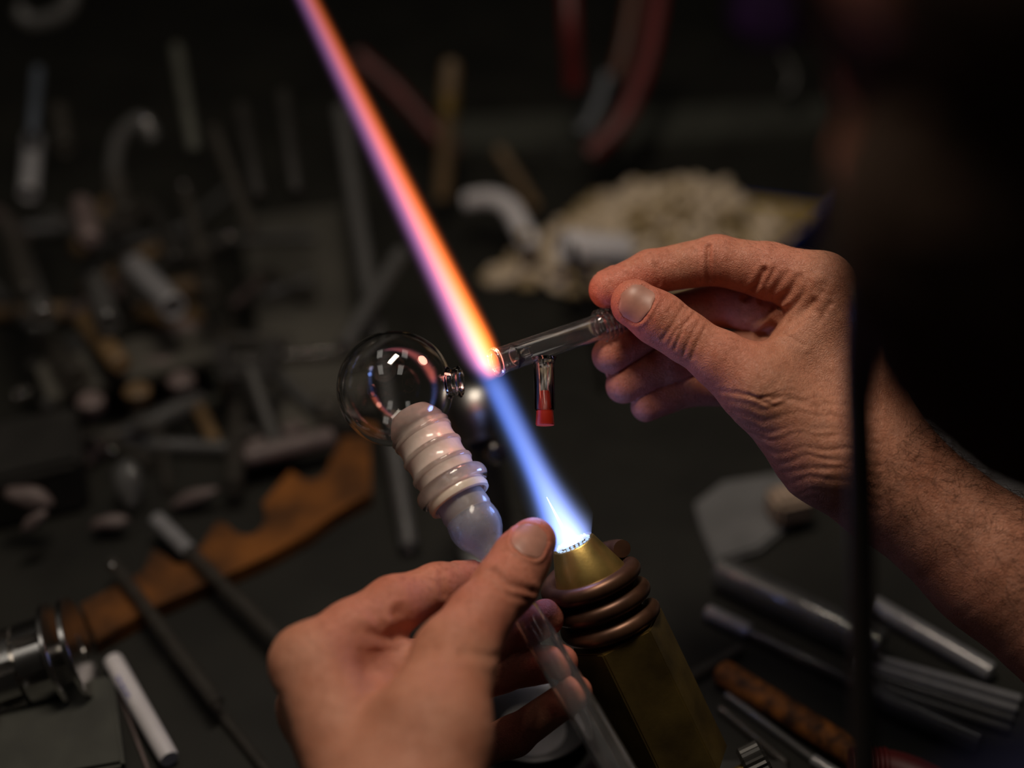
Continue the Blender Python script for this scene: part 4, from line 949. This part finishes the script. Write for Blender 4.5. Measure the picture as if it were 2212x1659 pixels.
from_bm('ferrule', lathe_bm(bt, bx_, [(.0066, .028), (.0084, .030), (.0084, .044), (.0066, .046)], 24, closed=True), MAT['brass_body'], br)
standing('glass_rod', 'pale slanting glass rod left of the flame above the globe', 'glass rod', 866, 548, 742, 752, 0.98, 40, 'tube_grey', d1=0.90)
standing('glass_tube', 'dim upright glass tube just left of the upper flame', 'glass tube', 736, 236, 768, 440, 1.08, 36, 'tube_grey', d1=1.02)
standing('stick', 'short amber stick leaning at the back beside the bent tube', 'stick', 1075, 320, 1125, 400, 1.2, 26, 'tan', hollow=False)
c = T(1655, 70, 0.0005); tag(from_bm('purple_glow_bundle', lathe_bm(c, (0, 0, 1), [(0, 0), (.04, 0), (.05, .02), (.045, .06), (.05, .11), (0, .12)], 24, wob=0.06), MAT['purple']), 'deep purple bundle made up for a purple glow at the top beside the head', 'cloth')  # solid bundle coloured to stand in for a dark purple glow
tag(from_bm('wall_hook', sweep_bm(spline([P(1690, 120, 1.3), P(1708, 150, 1.3), P(1712, 180, 1.3), P(1700, 200, 1.3)], 12), .006, 12), MAT['black']), 'small dark metal hook beside the dark head at the top', 'hook')
# --- crowded rack of tubes and tools at the left
RK = 'glass tubes leaning in the left rack'
hang('bent_glass_cane', 'bent glass cane curling at the top left corner', [(40, 20, 1.1), (62, 45, 1.1), (105, 42, 1.1), (145, 18, 1.1), (160, -30, 1.1)], 36, 'tube_grey', 'glass cane')
hang('glass_hook', 'arched glass cane like an upturned hook in the left rack', [(248, 420, 1.05), (246, 350, 1.05), (258, 300, 1.05), (285, 268, 1.05), (312, 262, 1.05), (330, 300, 1.05)], 34, 'tube_grey', 'glass cane')
RACK = [
    (82, 150, 70, 290, 26, 'blue_hose', 'thin blue grey upright tube near the top left corner'), (72, 300, 62, 420, 46, 'tube_white', 'pale upright tube below the blue grey one at the left'),
    (128, 240, 140, 320, 44, 'tube_dim', 'faint tube right of the pale upright tube at the left'), (175, 440, 195, 520, 48, 'pinkish', 'pinkish tube top standing in the left rack'),
    (250, 390, 270, 470, 52, 'tube_dim', 'wide dim tube under the arched glass cane'), (20, 480, 60, 640, 50, 'tube_dim', 'dim tube leaning at the far left edge'),
    (45, 560, 95, 690, 50, 'tube_grey', 'grey tube leaning beside the far left edge'), (200, 585, 235, 700, 52, 'tube_grey', 'grey leaning tube at mid left'),
    (290, 575, 375, 665, 58, 'tube_white', 'bright short tube end leaning at the middle left'), (430, 560, 455, 640, 44, 'tube_dim', 'dim tube between the bright end and the grey slab'),
    (400, 410, 440, 560, 30, 'tube_dim', 'slim tube rising behind the bright tube end'), (330, 450, 380, 560, 30, 'black', 'black stick leaning behind the bright tube end'),
    (460, 280, 545, 500, 30, 'tube_dim', 'long dim tube slanting in the upper left'), (520, 230, 560, 430, 34, 'black', 'black rod standing right of the long dim tube'),
    (610, 200, 640, 420, 34, 'black', 'black rod standing left of the flame'), (380, 100, 420, 330, 30, 'olive', 'drab rod standing tall in the upper left'),
    (100, 740, 170, 820, 56, 'tube_dim', 'short wide dim tube at left below the grey tubes'), (180, 690, 260, 790, 50, 'tan', 'brownish stick lying in the left rack'),
]
for k, (x0, y0, x1, y1, w_, mt, lab) in enumerate(RACK):
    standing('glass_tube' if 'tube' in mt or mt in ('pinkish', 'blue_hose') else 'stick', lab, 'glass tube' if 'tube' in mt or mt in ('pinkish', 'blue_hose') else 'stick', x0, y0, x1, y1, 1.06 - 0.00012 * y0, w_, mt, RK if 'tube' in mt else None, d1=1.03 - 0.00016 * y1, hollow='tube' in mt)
rk = thing('tube_rack', 'long low dark rack crowded with glass tubes at the left', 'rack', T(300, 960))
q = [T(100, 900), T(470, 800), T(500, 880), T(130, 985)]
from_bm('top_rail', prism_bm([p + Vector((0, 0, 0.038)) for p in q], (0, 0, 1), 0.006, bevel=0.001), MAT['slab'], rk, smooth=False)
from_bm('bottom_rail', prism_bm([p + Vector((0, 0, 0.0005)) for p in q], (0, 0, 1), 0.008, bevel=0.001), MAT['olive'], rk, smooth=False)
for p in q: from_bm('post', sweep_bm([p + Vector((0, 0, 0.001)), p + Vector((0, 0, 0.044))], 0.005, 12), MAT['steel_dull'], rk)
for k, (x, y) in enumerate([(200, 890), (300, 868), (395, 845)]):
    from_bm('clip', lathe_bm(T(x, y, 0.044), (0, 0, 1), mm([(0, 0), (8, 0), (9, 2), (9, 9), (6, 12), (0, 12)]), 20), MAT['pinkish' if k != 1 else 'tan'], rk)
tag(from_bm('grey_slab', prism_bm([T(520, 500, .001), T(740, 470, .001), T(800, 930, .001), T(600, 985, .001)], (0, 0, 1), 0.012, bevel=0.002), MAT['slab'], smooth=False), 'flat grey slab on the bench behind the glass globe', 'slab')
# black T-shaped clamp
k0 = P(540, 800, 0.93)
cl = thing('black_clamp', 'black forked clamp standing on the grey slab left of the globe', 'clamp', T(605, 1000))
from_bm('stem', sweep_bm([k0, T(608, 1000, 0.012)], 0.0078, 14), MAT['black_rubber'], cl)
x = M3 @ Vector((1, 0.05, 0)); up = M3 @ Vector((-0.1, 1, 0)); zz = M3 @ Vector((0, 0, 1))
from_bm('yoke', box_bm(k0, x * 0.020, up * 0.008, zz * 0.007, bevel=0.003), MAT['black_rubber'], cl)
for s in (-1, 1): from_bm('prong', box_bm(k0 + x * 0.016 * s + up * 0.010, x * 0.006, up * 0.011, zz * 0.007, bevel=0.003), MAT['black_rubber'], cl)
# odds and ends at left
def pebble(name, label, cat, px, py, d, sx, sy, mat, rot=0.0):
    bm = bmesh.new(); bmesh.ops.create_icosphere(bm, subdivisions=3, radius=1.0); k = d / FPX; cr, sr = math.cos(rot), math.sin(rot)
    for vt in bm.verts:
        c = vt.co * (1 + 0.10 * math.sin(4 * vt.co.x + px) * math.cos(3 * vt.co.y + py)); a, b = c.x * sx * k / 2, c.y * sy * k / 2
        vt.co = P(px, py, d) + M3 @ Vector((a * cr - b * sr, a * sr + b * cr, c.z * min(sx, sy) * k / 2))
    return tag(from_bm(name, bm, MAT[mat]), label, cat)
pebble('glass_lump', 'pinkish glass lump at the left edge above the steel roller', 'glass lump', 60, 1075, 0.84, 110, 52, 'pinkish', -0.2)
pebble('glass_lump', 'smaller pale lump below the pinkish glass lump', 'glass lump', 75, 1125, 0.83, 70, 30, 'pinkish', 0.7)
pebble('glass_drop', 'pale grey glass drop standing left of the orange board', 'glass drop', 278, 1045, 0.88, 66, 110, 'tube_grey', 0.15)
pebble('glass_lump', 'rosy lump lying under the pale grey glass drop', 'glass lump', 235, 1130, 0.86, 90, 36, 'pinkish', 0.2)
pebble('glass_lump', 'long mauve lump left of the black clamp stem', 'glass lump', 420, 1075, 0.88, 110, 34, 'pinkish', 0.35)
pebble('glass_lump', 'mauve lump in the rack left of the black clamp', 'glass lump', 390, 715, 0.98, 100, 46, 'pinkish', 0.1)
pebble('glass_lump', 'dusty mauve lump below the other in the left rack', 'glass lump', 335, 800, 0.95, 120, 60, 'pinkish', 0.1)
pebble('glint_bead', 'bright round bead added as a blurred glint in the upper left', 'glass bead', 495, 512, 1.02, 22, 22, 'steel')  # polished beads added to make the blurred highlights, no beads known there
pebble('glint_bead', 'faint bead added as a glint between the arched cane and flame', 'glass bead', 398, 405, 1.05, 20, 20, 'steel')
pebble('glint_bead', 'golden bead added as a glint at the left end of the chip heap', 'glass bead', 1131, 508, 1.08, 26, 26, 'brass')
pebble('glint_bead', 'tiny bead added as a glint above the pale grey glass drop', 'glass bead', 243, 975, 0.90, 14, 14, 'steel')
pebble('glint_bead', 'tiny bead added as a glint above the steel roller', 'glass bead', 242, 1222, 0.80, 12, 12, 'steel')
pebble('glass_lump', 'pale round lump on the grey slab left of the globe', 'glass lump', 705, 880, 0.93, 60, 60, 'tube_dim')
tag(from_bm('black_case', box_bm(T(70, 1010, 0.02), (0.03, 0.012, 0), (-0.008, 0.03, 0), (0, 0, 0.02), bevel=0.004), MAT['black']), 'black case at the left edge below the rack', 'case')

# --- offcuts scattered through the rack clutter
rr_ = random.Random(23); OFF = []
for k in range(46):
    px, py = rr_.uniform(0, 640), rr_.uniform(440, 1010)
    a = rr_.uniform(0, 3.14); ln = rr_.uniform(0.018, 0.05); rad = rr_.uniform(0.0035, 0.008); lift = rr_.uniform(0.0, 0.02)
    c = T(px, py, rad + 0.0008); dv = Vector((math.cos(a), math.sin(a), 0)) * ln
    if px > 500 and py > 480: c.z += 0.0125
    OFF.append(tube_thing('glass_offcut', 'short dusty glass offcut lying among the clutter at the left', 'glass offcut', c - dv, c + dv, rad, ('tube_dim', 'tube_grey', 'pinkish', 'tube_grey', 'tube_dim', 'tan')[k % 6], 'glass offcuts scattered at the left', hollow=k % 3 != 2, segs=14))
